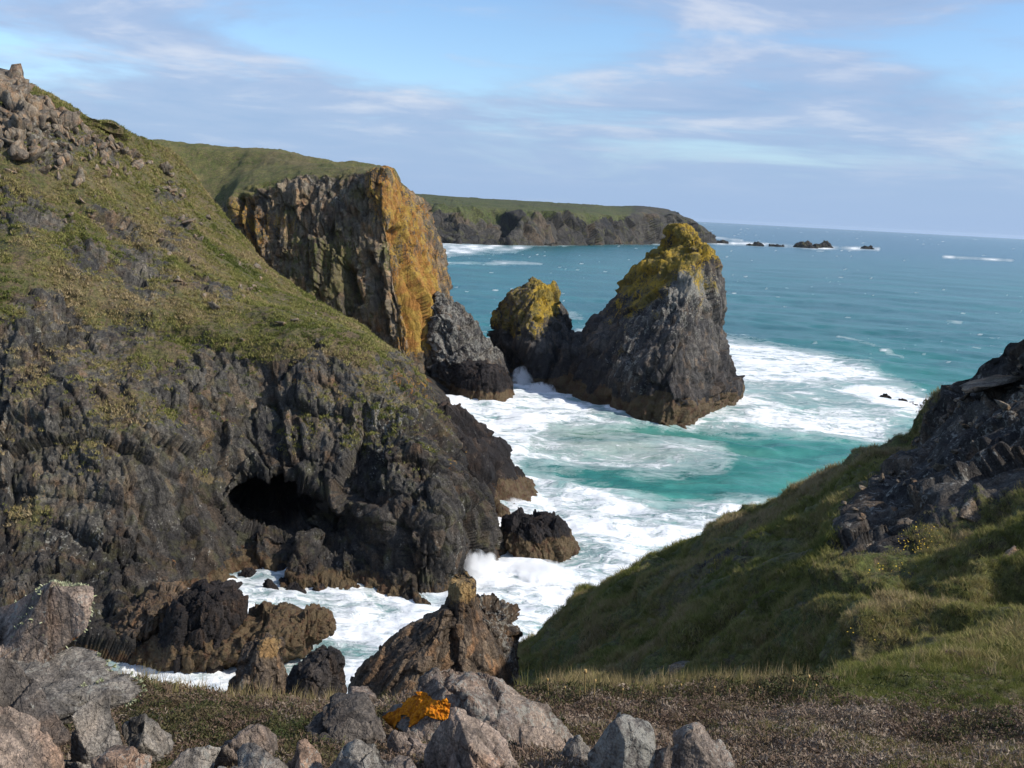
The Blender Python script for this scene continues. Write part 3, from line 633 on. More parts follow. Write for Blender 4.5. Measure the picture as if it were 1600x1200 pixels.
def build_ground():
    P, vt = HILL_P, HILL_V
    nr, ncol = vt.shape
    N = grid_normals(P); fl = P.reshape(-1, 3); v = vt.ravel(); px, py = proj(fl); Y = fl[:, 1]
    n_b = fbm(fl, 4.5, 4, 201); n_m = fbm(fl, 1.2, 4, 202); n_s = fbm(fl, 0.3, 3, 203)
    fg = sstep(v, 3.3, 2.7)
    gr = np.ones(len(fl)) * 0.85
    scree = np.maximum(1.25 * softpoly(px, py, [(1285, 830), (1340, 770), (1410, 700), (1470, 630), (1500, 570), (1560, 525), (1640, 470), (1900, 380), (1900, 640), (1640, 700), (1520, 760), (1420, 815), (1330, 835)], 26), 0)
    scree = np.maximum(scree, 0.6 * blob(px, py, 1130, 860, 60, 22, -25))
    heath = sstep(v + 0.25 * n_m, 3.1, 2.7) * (1 - sstep(px + 80 * n_m, 1180, 1330) * sstep(py, 1140, 1090))
    gr = gr * (1 - 0.85 * heath)
    gr = np.clip(gr - scree * 0.9 - 0.5 * (px < 620) * (v > 3.4), 0, 1)
    hum = facets(fl + 0.3 * n_m[:, None], 1.7, 204, 0.3) * 0.26
    big = (n_b * 0.8 + n_m * 0.30 - np.abs(n_m) * 0.35 - 0.55 * np.abs(fbm(fl, 2.6, 3, 207)) + hum * 0.5 + n_s * 0.05) * sstep(v, 2.9, 4.2)
    tn = []
    rockd = (facets(fl, 1.6, 205, 0.9, ident=tn) * 0.5 + facets(fl, 0.6, 206, 0.9, ident=tn) * 0.55)
    disp = big * gr + (rockd * 0.45 + big * 0.4) * (1 - gr) * sstep(v, 3, 4) + fg * (n_b * 0.22 + n_m * 0.13 + n_s * 0.04) * sstep(v, -0.2, 2.0)
    fl2 = fl + N.reshape(-1, 3) * disp[:, None]
    lich = 0 * gr; pale = 0.12 + 0.12 * scree
    o = new_mesh('ground', fl2, grid_faces(nr, ncol), M_HILL, np.stack([gr, lich, heath * 0.8, pale * (1 - 0.7 * heath)], 1), tone=np.stack([tn[0], tn[1], 0 * gr], 1))
    tag(o, 'turf ground at the viewpoint falling into a shaded grassy slope on the right', 'ground', kind='structure')
    return fl2.reshape(nr, ncol, 3), gr.reshape(nr, ncol)

# ------------------------------------------------------------------ SEA
def build_sea():
    ang = np.concatenate([np.linspace(46, 28, 24, endpoint=False), np.linspace(28, 1.2, 500, endpoint=False), np.geomspace(1.2, 0.086, 60)])
    r = H / np.tan(np.radians(ang))
    az = np.concatenate([np.linspace(-75, -30, 24, endpoint=False), np.linspace(-30, 30, 580, endpoint=False), np.linspace(30, 75, 24)])
    a = np.radians(az)[None]; rr = r[:, None]
    X = rr * np.sin(a); Yy = rr * np.cos(a)
    P = np.stack([X, Yy, np.zeros_like(X)], -1); fl = P.reshape(-1, 3)
    px, py = proj(fl); dist = np.hypot(fl[:, 0], fl[:, 1])
    near = sstep(dist, 420, 60)
    w = np.zeros(len(fl))
    Q = fl.copy(); Q = Q @ rot('z', 0.25).T; Q[:, 1] *= 1.9
    w += fbm(Q, 60, 2, 301) * 0.9 * sstep(dist, 2500, 300)
    w += (0.5 - np.abs(fbm(Q, 22, 3, 302))) * 1.1 * sstep(dist, 900, 100)
    w += fbm(Q, 6, 3, 303) * 0.45 * near
    # foam density, laid out on the water plane from its place in the bay
    foam = np.zeros(len(fl))
    def add(val): 
        np.maximum(foam, val, out=foam)
    inlet = [(200, 1110), (230, 1040), (330, 900), (420, 870), (530, 905), (600, 915), (735, 880), (740, 800), (800, 745), (860, 748), (940, 766), (1040, 795), (1180, 790), (1240, 800), (1000, 1010), (700, 1080), (430, 1140)]
    add((0.80 + 0.2 * fbm(Q, 9, 3, 320)) * softpoly(px, py, inlet, 22))
    add(0.95 * softpoly(px, py, [(180, 1120), (185, 1030), (260, 1015), (400, 990), (420, 1130)], 14))
    add(0.80 * softpoly(px, py, [(660, 590), (800, 585), (862, 596), (900, 630), (960, 656), (1010, 664), (960, 672), (900, 672), (860, 672), (835, 690), (830, 720), (800, 760), (700, 660)], 16))
    add(0.62 * softpoly(px, py, [(700, 640), (840, 650), (900, 690), (960, 720), (900, 735), (830, 740), (780, 700)], 26))
    add(0.55 * softpoly(px, py, [(800, 690), (950, 685), (1100, 690), (1150, 715), (1130, 735), (1020, 745), (900, 730)], 22))
    add(0.50 * softpoly(px, py, [(800, 740), (900, 755), (1000, 790), (900, 800), (800, 780)], 25))
    add(0.80 * softpoly(px, py, [(1120, 528), (1200, 540), (1290, 556), (1370, 580), (1390, 600), (1300, 600), (1210, 598), (1150, 600), (1080, 640), (1050, 650), (1100, 590)], 14))
    add(0.72 * softpoly(px, py, [(1040, 655), (1100, 620), (1180, 610), (1240, 630), (1330, 640), (1400, 660), (1390, 690), (1300, 680), (1200, 675), (1100, 668)], 18))
    add(0.95 * softpoly(px, py, [(1290, 612), (1350, 602), (1420, 612), (1490, 632), (1500, 650), (1440, 650), (1370, 636)], 9))
    add(0.52 * softpoly(px, py, [(1140, 560), (1390, 590), (1480, 640), (1400, 690), (1250, 680), (1060, 660)], 20))
    add((0.62 + 0.6 * fbm(np.stack([px / 30.0, py / 6.0, 0 * px], 1), 1.0, 3, 340)) * softpoly(px, py, [(660, 376), (760, 379), (830, 386), (800, 393), (720, 397), (660, 404)], 6))
    brk = 0.72 + 0.75 * fbm(np.stack([px / 22.0, py / 40.0, 0 * px], 1), 1.0, 3, 321)
    def streak(pts, wd, s): add(np.clip(s * brk, 0, 1) * np.exp(-(polydist(px, py, pts) / wd) ** 2))
    streak([(830, 382), (900, 380), (1000, 379.5), (1060, 379)], 3.0, 0.72); streak([(1105, 379), (1180, 381), (1260, 386), (1372, 389)], 3.0, 0.85)
    streak([(880, 382), (905, 377), (940, 380)], 3, 0.8)
    streak([(700, 411), (780, 410), (845, 413)], 2.5, 0.55); streak([(1475, 401), (1530, 404), (1582, 407)], 2.2, 0.75); streak([(1310, 525), (1360, 540), (1410, 557)], 3, 0.5)
    streak([(870, 488), (905, 498)], 8, 0.42); streak([(900, 520), (915, 512)], 6, 0.7); streak([(1480, 502), (1500, 505)], 3, 0.6); streak([(1110, 370), (1160, 376)], 2, 0.6)
    streak([(1385, 662), (1415, 668)], 4, 0.75); streak([(1140, 720), (1165, 712)], 3, 0.5)
    # scattered white horses
    cap = fbm(np.stack([fl[:, 0] / 5.0, fl[:, 1] / 2.4, 0 * dist], 1), 1.0, 3, 310)
    cap2 = fbm(np.stack([fl[:, 0] / 60.0, fl[:, 1] / 60, 0 * dist], 1), 1.0, 2, 311)
    add(np.clip((cap - 0.62 + 0.15 * cap2) * 3.0, 0, 0.62) * sstep(dist, 90, 150))
    caph = fbm(np.stack([fl[:, 0] / 16.0, fl[:, 1] / 40.0, 0 * dist], 1), 1.0, 3, 312)
    add(np.clip((caph - 0.66) * 4, 0, 0.8) * sstep(dist, 600, 1500))
    G_ = np.zeros((420, 420)); 
    for o_ in list(COL.objects):
        if o_.type != 'MESH' or o_.name.startswith(('far', 'ground', 'reef', 'headland')): continue
        n_ = len(o_.data.vertices); c_ = np.empty(n_ * 3, np.float32); o_.data.vertices.foreach_get('co', c_); c_ = c_.reshape(-1, 3) + np.array(o_.location)
        c_ = c_[np.abs(c_[:, 2]) < 0.7]; ix = np.floor(c_[:, 0] / 0.6 + 200).astype(int); iy = np.floor((c_[:, 1] - 30) / 0.6).astype(int); k_ = (ix >= 0) & (ix < 420) & (iy >= 0) & (iy < 420); G_[iy[k_], ix[k_]] = 1
    K_ = np.exp(-(np.arange(-7, 8) / 3.2) ** 2)
    Gb = np.apply_along_axis(lambda r: np.convolve(r, K_, 'same'), 1, G_); Gb = np.apply_along_axis(lambda r: np.convolve(r, K_, 'same'), 0, Gb)
    ix = np.clip((fl[:, 0] / 0.6 + 200), 0, 418).astype(int); iy = np.clip((fl[:, 1] - 30) / 0.6, 0, 418).astype(int); inside = (np.abs(fl[:, 0]) < 119) & (fl[:, 1] > 31) & (fl[:, 1] < 280)
    add(np.where(inside, np.clip(Gb[iy, ix] / 9.0, 0, 1) * (0.62 + 0.5 * fbm(Q, 7, 3, 330)), 0))
    green = softpoly(px, py, [(690, 560), (1100, 600), (1330, 560), (1700, 660), (1700, 1200), (100, 1200), (600, 700)], 90)
    murk = 0.8 * blob(px, py, 900, 690, 150, 24, 4) + 0.7 * blob(px, py, 1060, 712, 90, 22)
    w += np.clip(foam - 0.4, 0, 1) * (fbm(Q, 3.5, 4, 305) * 0.95 + 0.35) * near
    # wave crests lining the surf
    fl[:, 2] = w - 0.15
    o = new_mesh('sea', fl, grid_faces(len(r), len(az)), M_SEA, np.stack([foam, green, murk, np.clip(dist / 2000, 0, 1)], 1), smooth=True)
    tag(o, 'teal sea streaked with white surf reaching to the horizon', 'sea', kind='structure')

def sea_material():
    m, g = new_mat('sea_water'); nt = m.node_tree
    geo = node(nt, 'ShaderNodeNewGeometry'); pos = geo.outputs['Position']
    att = node(nt, 'ShaderNodeAttribute', attribute_name='mask'); s = node(nt, 'ShaderNodeSeparateColor'); nt.links.new(att.outputs['Color'], s.inputs[0])
    fm, gn, mk, far = s.outputs[0], s.outputs[1], s.outputs[2], att.outputs['Alpha']
    p2 = g.mapping(pos, rot=(0, 0, 0.25), scale=(0.55, 1.25, 1))
    wn = node(nt, 'ShaderNodeTexNoise'); nt.links.new(p2, wn.inputs['Vector']); wn.inputs['Scale'].default_value = 0.35; wn.inputs['Detail'].default_value = 4
    warp = g.vmath('ADD', p2, g.vmath('MULTIPLY', g.vmath('SUBTRACT', wn.outputs['Color'], (0.5, 0.5, 0.5)), (4.5, 4.5, 0)))
    a = g.noise(p2, 0.12, 6, 0.62, 1.0); b = g.noise(warp, 0.7, 7, 0.66, 0.6); c = g.noise(warp, 2.6, 5, 0.65)
    ridge = g.math('SUBTRACT', 1.0, g.math('MULTIPLY', g.math('ABSOLUTE', g.math('SUBTRACT', g.noise(warp, 0.45, 5, 0.6), 0.5)), 5.0))
    nn = g.math('ADD', g.math('MULTIPLY', a, 0.42), g.math('ADD', g.math('MULTIPLY', b, 0.38), g.math('MULTIPLY', c, 0.20)))
    e = g.math('ADD', fm, g.math('ADD', g.math('MULTIPLY', g.math('SUBTRACT', nn, 0.5), 2.5), g.math('MULTIPLY', ridge, 0.20)))
    dens = g.step(e, 0.46, 0.98)
    thin = g.math('MULTIPLY', g.step(e, 0.15, 0.6), 0.34)
    foam = g.math('MULTIPLY', g.math('MAXIMUM', dens, thin), g.step(fm, 0.03, 0.2))
    wv = g.noise(g.mapping(pos, rot=(0, 0, 0.25), scale=(0.35, 1.0, 1)), 0.05, 6, 0.6)
    deep = g.mix(g.step(wv, 0.38, 0.64), (0.010, 0.094, 0.102), (0.018, 0.136, 0.136))
    deep = g.mix(g.step(far, 0.25, 0.9), deep, (0.012, 0.090, 0.128))
    wv2 = g.noise(g.mapping(pos, rot=(0, 0, 0.25), scale=(0.35, 1.0, 1)), 0.11, 5, 0.6)
    bay = g.mix(g.step(wv2, 0.36, 0.64), (0.022, 0.158, 0.138), (0.065, 0.265, 0.220))
    wat = g.mix(gn, deep, bay)
    wat = g.mix(g.math('MULTIPLY', mk, g.step(wv2, 0.3, 0.6)), wat, (0.17, 0.22, 0.14))
    col = g.mix(foam, wat, g.mix(g.step(nn, 0.36, 0.54), (0.48, 0.56, 0.59), (0.82, 0.83, 0.83)))
    rough = g.math('ADD', 0.22, g.math('MULTIPLY', foam, 0.6))
    rip = g.noise(g.mapping(pos, rot=(0, 0, 0.25), scale=(0.6, 1.4, 1)), 0.35, 8, 0.68, 0.3)
    finish(m, g, col, rough, [(rip, 1.1, 0.45), (foam, 0.35, 0.6), (c, 0.15, 0.35)], 0.18)
    return m
M_SEA = sea_material()


# ------------------------------------------------------------------ rocks nearer the viewpoint
M_NEAR = cliff_material('lichened_boulder', unit=0.10, tones=[(0.32, (0.060, 0.053, 0.048)), (0.45, (0.18, 0.150, 0.128)), (0.56, (0.34, 0.270, 0.228)), (0.70, (0.50, 0.42, 0.37))],
                        lich=((0.55, 0.20, 0.012), (0.42, 0.12, 0.008)))
M_GREY = cliff_material('grey_boulder', unit=0.10, warmth=0.15, tones=[(0.32, (0.052, 0.050, 0.048)), (0.45, (0.155, 0.145, 0.133)), (0.56, (0.285, 0.262, 0.238)), (0.70, (0.46, 0.425, 0.39))], lich=((0.55, 0.20, 0.012), (0.42, 0.12, 0.008)))
M_SLAB = cliff_material('brown_slab', unit=0.45, tones=[(0.32, (0.040, 0.033, 0.028)), (0.46, (0.115, 0.088, 0.066)), (0.58, (0.20, 0.160, 0.125)), (0.72, (0.33, 0.28, 0.23))],
                        lich=((0.42, 0.29, 0.13), (0.33, 0.20, 0.085)))
def zmask(wz=None, lich=None, pale=0.1, grass=0.0, weed=0.0):
    def f(px, py, P, nm, N):
        z = P[:, 2]; o = np.zeros((len(z), 4)); o[:, 3] = pale; o[:, 0] = grass; o[:, 2] = weed
        if wz: o[:, 2] = sstep(z + nm * wz[0] * 0.4, wz[1], wz[0])
        if lich: 
            for b in lich: o[:, 1] = np.maximum(o[:, 1], b[0] * blob(px, py, *b[1:]))
        return o
    return f
def grey_pair():
    loft('rock', [(952, 690, 700), (966, 668, 712), (985, 640, 722), (1010, 600, 728), (1040, 566, 730), (1070, 546, 730), (1110, 538, 730), (1150, 534, 730)], 25, 1.7, M_SLAB, 400,
         'leaning brown slab of rock below the viewpoint, left of the ochre topped block', 'rock', black=0, powr=1.3, zbot=8, n=150, m=260, amp=0.55, unit=0.26, aniso=(0.6, 1, 2.4), R=rot('y', -0.6), masks=zmask(pale=0.12))
    loft('rock', [(903, 703, 740), (907, 700, 743), (925, 698, 744), (945, 696, 745), (965, 690, 752), (1000, 682, 770), (1050, 676, 790), (1120, 676, 790)], 25.6, 1.4, M_SLAB, 420,
         'upright pointed block of rock with a pale ochre top below the viewpoint', 'rock', black=0, powr=1.6, zbot=8, n=130, m=220, amp=0.5, unit=0.22, aniso=(0.8, 1, 2.2), masks=zmask(lich=[(0.95, 723, 922, 30, 30)], pale=0.1))
    loft('rock', [(946, 745, 760), (952, 735, 800), (962, 726, 806), (978, 718, 818), (1000, 712, 824), (1025, 708, 822), (1060, 706, 820), (1130, 706, 820)], 27, 1.6, M_SLAB, 440,
         'jagged pale grey rock right of the ochre topped block, against the dark slope', 'rock', black=0, powr=1.5, zbot=8, n=140, m=240, amp=0.75, unit=0.26, masks=zmask(pale=0.38))
    loft('boulder', [(999, 404, 424), (1008, 392, 436), (1025, 376, 442), (1045, 362, 450), (1070, 352, 456), (1095, 348, 458), (1130, 346, 458)], 12.5, 0.5, M_SLAB, 460,
         'grey brown boulder with an orange crown at the near edge of the inlet', 'boulder', powr=1.5, zbot=19.8, n=110, m=180, amp=0.6, unit=0.10, masks=zmask(lich=[(0.9, 420, 1010, 24, 24)], pale=0.25))
    loft('boulder', [(1021, 505, 522), (1028, 490, 530), (1042, 466, 534), (1060, 454, 537), (1085, 450, 540), (1130, 448, 545)], 11.5, 0.45, M_WET, 470,
         'small black boulder in shade beside the orange crowned boulder', 'boulder', powr=1.5, zbot=20.2, n=90, m=160, amp=0.6, unit=0.10, masks=zmask(pale=0))
grey_pair()
def tidal_rocks():
    M = M_WET
    loft('tidal_ledge', [(958, 450, 500), (963, 410, 522), (972, 340, 527), (982, 280, 524), (992, 220, 500), (1016, 190, 430), (1038, 172, 310), (1062, 160, 250)], 62, 3.3, M_SLAB, 480,
         'broad brown weed covered ledge lying low in the inlet', 'rock ledge', black=0.3, powr=1.8, zbot=-2.5, n=150, m=280, amp=0.75, unit=0.42, masks=zmask(weed=0.62, pale=0.1))
    loft('tidal_rock', [(916, 320, 362), (922, 298, 378), (938, 278, 385), (958, 266, 386), (980, 258, 386), (1005, 252, 384)], 61.5, 2.6, M, 490,
         'humped black wet rock on the left of the white inlet', 'rock', powr=1.8, zbot=-2, n=110, m=200, amp=0.6, unit=0.45, masks=zmask(weed=0.3, pale=0.05))
    loft('tidal_rock', [(1018, 335, 355), (1024, 324, 366), (1034, 318, 371), (1044, 317, 372)], float(at_z(345, 1046)[1]), 0.5, M_SLAB, 495,
         'small brown rock alone in the near foam patch', 'rock', powr=1.8, zbot=-0.4, n=60, m=110, amp=0.5, unit=0.25, masks=zmask(weed=0.8, pale=0))
    loft('tidal_ledge', [(925, 235, 262), (935, 215, 290), (955, 190, 290), (975, 170, 270), (1000, 160, 250), (1030, 150, 240)], 64, 3.5, M_SLAB, 497,
         'brown shelf of rock at the foot of the hillside left of the inlet', 'rock ledge', black=0.3, powr=1.7, zbot=-2, n=110, m=200, amp=0.8, unit=0.35, masks=zmask(weed=0.45, pale=0.15))
    rs = RS(5)
    for k in range(16):
        px = rs.uniform(390, 505); py = 880 + rs.uniform(-8, 50) + 0.12 * (px - 390); w = rs.uniform(5, 14); h = w * rs.uniform(0.6, 1.1)
        Y = float(at_z(px, py)[1])
        o = loft('skerry', [(py - h, px - w * .3, px + w * .3), (py - h * .55, px - w * .8, px + w * .7), (py, px - w, px + w), (py + 4, px - w, px + w)], Y, w / 1570 * Y * 0.8, M, 500 + k,
             'small black rock breaking the foam in front of the cave', 'rock', powr=1.8, zbot=-1.5, n=24, m=40, amp=0.5, unit=0.25, group='black rocks in the foam below the cave', masks=zmask(weed=0.1, pale=0))
    for k, (px, py, w, h) in enumerate([(1384, 622, 9, 5), (1408, 629, 9, 5), (1424, 633, 8, 4), (1433, 635, 6, 3), (1452, 629, 8, 4), (1462, 633, 6, 3)]):
        Y = float(at_z(px, py)[1])
        loft('skerry', [(py - h, px - w * .3, px + w * .2), (py - h * .6, px - w * .8, px + w * .7), (py, px - w, px + w), (py + 3, px - w, px + w)], Y, w / 1570 * Y * 0.9, M, 530 + k,
             'low rock awash in the white patch off the right hand slope', 'rock', powr=1.8, zbot=-1.5, n=24, m=40, amp=0.6, unit=0.35, group='rocks awash in the white patch', masks=zmask(weed=0.2, pale=0))
    for k, (px, py, w, h) in enumerate([(1127, 379, 10, 7), (1180, 383, 14, 5), (1212, 384, 12, 5), (1258, 386, 18, 12), (1290, 386, 11, 14), (1277, 386, 10, 8), (1355, 388, 12, 7)]):
        Y = float(at_z(px, py + 1)[1])
        h *= 0.62
        loft('reef_rock', [(py - h, px - w * .4, px + w * .3), (py - h * .5, px - w * .8, px + w * .7), (py + 1, px - w, px + w), (py + 3, px - w, px + w)], Y, w / 1570 * Y * 0.6, M_FAR, 550 + k,
             ['dark reef rock just right of the tall stack summit', 'low flat reef rock, second from the left in the far line', 'low flat reef rock in the middle of the far line', 'broad hump in the far reef, widest of its line', 'tallest rock of the far reef', 'rock between the broad hump and the tallest reef rock', 'lone reef rock at the right end of the far line'][k],
             'reef rock', powr=1.7, zbot=-4, n=30, m=50, amp=0.5, unit=3.0, group='far reef rocks', masks=zmask(pale=0))
tidal_rocks()


import bmesh
_b = bmesh.new(); bmesh.ops.create_icosphere(_b, subdivisions=6, radius=1)
ICO_V = np.array([v.co[:] for v in _b.verts]); ICO_F = np.array([[v.index for v in f.verts] for f in _b.faces]); _b.free()
_b = bmesh.new(); bmesh.ops.create_icosphere(_b, subdivisions=5, radius=1)
ICO5_V = np.array([v.co[:] for v in _b.verts]); ICO5_F = np.array([[v.index for v in f.verts] for f in _b.faces]); _b.free()
_b = bmesh.new(); bmesh.ops.create_icosphere(_b, subdivisions=3, radius=1)
ICO3_V = np.array([v.co[:] for v in _b.verts]); ICO3_F = np.array([[v.index for v in f.verts] for f in _b.faces]); _b.free()
def poly_shape(D, planes, seed, chips=14, p=26, rmin=0.75, rmax=1.05):
    rs = RS(seed); pl = list(planes)
    for k in range(chips):
        n = rs.normal(size=3); pl.append((*(n / np.linalg.norm(n)), rs.uniform(rmin, rmax)))
    pl = np.array(pl, float); n = pl[:, :3] / np.linalg.norm(pl[:, :3], axis=1, keepdims=True)
    q = np.maximum(D @ n.T / pl[:, 3], 1e-3)
    return D * ((q ** p).sum(1) ** (-1 / p))[:, None]
def boulder(rect, Y, planes, seed, label, depth=0.8, rz=0.0, bury=0.25, lich=None, pale=0.36, grass=0.0, chips=14, amp=1.0, mat=None, p=60):
    """angular boulder cut by planes, fitted to the width and height it has in the picture at its distance"""
    x0, y0, x1, y1 = rect; mat = mat or (M_GREY if seed in (622, 657, 712, 732, 752, 760, 771, 774, 642) else M_NEAR)
    BV, BF = (ICO5_V, ICO5_F) if (rect[2] - rect[0]) < 115 else (ICO_V, ICO_F)
    V = poly_shape(BV, planes, seed, chips, p) @ rot('z', rz).T
    a = at_y((x0 + x1) / 2, y1, Y); w = (x1 - x0) / FPX * Y; h = (y1 - y0) / FPX * Y * 1.0
    lo, hi = V.min(0), V.max(0)
    V = (V - (lo + hi) / 2) / (hi - lo) * np.array([w, depth * w, h / 0.9 * (1 + bury)])
    V[:, 2] += h / 0.9 * (1 - bury) / 2
    W = V + a
    for it in range(2):       # settle the picture-box after perspective
        px, py = proj(W); vis = W[:, 2] > a[2] - 0.02
        W[:, 0] += ((x0 + x1) - (px[vis].min() + px[vis].max())) / 2 / FPX * Y; k = (x1 - x0) / (px[vis].max() - px[vis].min()); W[:, 0] = a[0] + (W[:, 0] - a[0]) * k
        kz = (y1 - y0) / max(y1 - py.min(), 1); W[:, 2] = a[2] + (W[:, 2] - a[2]) * kz
    sc_ = w
    N = V / np.linalg.norm(V, axis=1, keepdims=True)
    tn = []
    d = (fbm(W, 0.22, 4, seed + 2) * 0.020 + fbm(W, 0.05, 4, seed + 3) * 0.010) * amp
    d += facets(W, 0.30, seed + 4, 0.9, crack=0.12, ident=tn) * 0.17 * amp + facets(W, 0.10, seed + 5, 0.9, crack=0.1, ident=tn) * 0.13 * amp
    W = W + N * d[:, None]
    px, py = proj(W); mk = np.zeros((len(W), 4)); mk[:, 3] = pale; mk[:, 0] = grass
    for b in (lich or []): mk[:, 1] = np.maximum(mk[:, 1], b[0] * blob(px, py, *b[1:]))
    o = new_mesh('boulder', W, None, mat, mk, F3=BF, tone=np.stack([0.35 + 0.3 * tn[0], 0.3 + 0.4 * tn[1], 0 * d], 1))
    recentre(o, a); return tag(o, label, 'boulder')
def front_rocks():
    right_slope = [(0.55, -0.10, 0.83, 0.42), (0.85, -0.35, 0.4, 0.80), (-0.25, -0.9, 0.35, 0.55), (-0.8, -0.3, 0.5, 0.62), (-0.3, 0.3, 0.9, 0.62), (0.2, 0.9, 0.4, 0.7)]
    r1 = boulder((604, 1042, 900, 1190), 4.15, right_slope, 600, 'largest foreground boulder, pinkish grey with an orange lichen patch on its face', 0.75, 0.0, 0.2, pale=0.40, chips=8)
    wedge = [(0.62, -0.25, 0.75, 0.42), (-0.75, -0.55, 0.35, 0.45), (0.0, 0.9, 0.4, 0.6), (0.9, -0.4, 0.2, 0.8)]
    boulder((662, 1115, 812, 1240), 3.3, wedge, 612, 'wedge of pink rock standing in front of the largest boulder', 0.9, 0.1, 0.2, pale=0.22)
    boulder((918, 1106, 1040, 1240), 3.3, [(0.35, -0.2, 0.9, 0.62), (0.2, -0.95, 0.25, 0.6), (-0.85, -0.4, 0.2, 0.62), (0.9, -0.2, 0.35, 0.7)], 622, 'blocky boulder blotched with pale lichen, right of the largest boulder', 0.9, 0.2, 0.2, pale=0.56)
    boulder((1030, 1132, 1152, 1240), 3.25, [(0.5, -0.2, 0.85, 0.5), (-0.5, -0.8, 0.3, 0.6), (-0.6, 0, 0.8, 0.6)], 632, 'low grey boulder at the right end of the foreground rocks', 0.8, 0.0, 0.2, pale=0.42)
    boulder((500, 1155, 612, 1245), 3.1, [(0.5, -0.2, 0.85, 0.55), (-0.5, -0.8, 0.3, 0.6)], 642, 'grey boulder with a rounded pink top at the bottom edge left of the pink wedge', 0.9, 0.0, 0.2)
    boulder((425, 1152, 512, 1245), 3.1, [(0.55, -0.3, 0.75, 0.45), (-0.6, -0.5, 0.6, 0.5)], 652, 'small pinkish boulder at the bottom edge with a peaked top', 0.9, 0.0, 0.2)
    boulder((376, 1166, 450, 1240), 3.1, [], 657, 'small grey stone at the bottom edge, leftmost of the low row', 0.9, 0.0, 0.2, pale=0.4)
    boulder((480, 1092, 612, 1186), 3.95, [(-0.3, -0.8, 0.6, 0.5), (-0.6, -0.3, 0.7, 0.5)], 662, 'dark shaded rock left of the orange lichen patch', 0.8, 0.0, 0.2, pale=0.06, mat=M_DARK)
    boulder((600, 1138, 694, 1205), 3.6, [(-0.3, -0.8, 0.6, 0.5)], 667, 'small grey rock below the orange lichen patch', 0.8, 0.0, 0.2, pale=0.15)
    boulder((-130, 912, 152, 1080), 4.0, [(0.5, -0.25, 0.83, 0.50), (0.0, -0.96, 0.3, 0.55), (0.9, -0.3, 0.35, 0.8), (-0.2, 0.3, 0.9, 0.7)], 702, 'big pink grey boulder at the left edge with pale tufts on its rim', 0.8, 0.0, 0.3, pale=0.30, lich=[(0.7, 122, 1004, 22, 9, 30)], chips=4)
    boulder((-140, 1004, 214, 1125), 3.65, [(0.45, -0.3, 0.85, 0.45), (0.1, -0.95, 0.3, 0.5), (0.9, -0.4, 0.2, 0.85)], 712, 'grey slab leaning in front of the big left boulder', 0.6, 0.0, 0.3, pale=0.30, lich=[(0.5, 150, 1018, 16, 7, 20)], chips=5)
    boulder((-120, 1032, 100, 1165), 3.3, [(0.5, -0.5, 0.7, 0.5), (-0.1, -0.95, 0.3, 0.5)], 722, 'dark angular block at the left edge below the slab', 0.7, 0.0, 0.3, pale=0.12, mat=M_DARK)
    boulder((88, 1086, 200, 1205), 3.35, [(0.4, -0.5, 0.75, 0.5)], 732, 'squat grey rock between the heath and the dark angular block', 0.8, 0.2, 0.25, pale=0.2)
    boulder((-80, 1108, 108, 1245), 3.05, [(0.45, -0.4, 0.8, 0.5)], 742, 'greenish grey rock in the bottom left corner', 0.8, 0.0, 0.3, pale=0.12, grass=0.2)
    boulder((190, 1120, 262, 1175), 3.7, [], 752, 'small mossy grey stone sunk in the heath', 0.8, 0.0, 0.3, pale=0.1, grass=0.25)
    boulder((335, 1132, 425, 1192), 3.6, [], 757, 'low dark grey stone in the heath beside the bottom edge row', 0.8, 0.0, 0.3, pale=0.1)
    boulder((255, 1168, 340, 1235), 3.2, [], 760, 'lichened grey stone at the bottom edge below the left heath', 0.9, 0.3, 0.25, pale=0.35)
    boulder((800, 1128, 905, 1205), 3.75, [(0.5, -0.3, 0.8, 0.5)], 764, 'pinkish block leaning on the right end of the largest boulder', 0.8, 0.0, 0.25, pale=0.25)
    for k, (r_, Y_, lab) in enumerate([((700, 1150, 760, 1200), 3.75, 'small grey stone wedged between the pink wedge and the largest boulder'), ((868, 1152, 925, 1215), 3.5, 'low grey stone in the gap left of the blotched block'), ((1015, 1165, 1062, 1225), 3.25, 'small pale stone between the two right hand foreground boulders'),
                                       ((596, 1188, 668, 1245), 3.15, 'grey stone at the bottom edge under the orange patch'), ((330, 1188, 392, 1245), 3.1, 'brown grey stone at the bottom edge left of the peaked boulder'), ((150, 1170, 240, 1250), 3.1, 'flat grey slab end at the bottom edge right of the corner rock'), ((548, 1078, 590, 1105), 4.3, 'small grey stone at the rim behind the dark shaded rock')]):
        boulder(r_, Y_, [], 770 + k, lab, 0.9, 0.3 * k, 0.25, pale=0.25 + 0.05 * (k % 3))
    return r1
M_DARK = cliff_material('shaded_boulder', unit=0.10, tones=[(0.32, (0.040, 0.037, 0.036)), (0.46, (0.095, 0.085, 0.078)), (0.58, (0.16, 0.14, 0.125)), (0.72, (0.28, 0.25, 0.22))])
BIG = front_rocks()

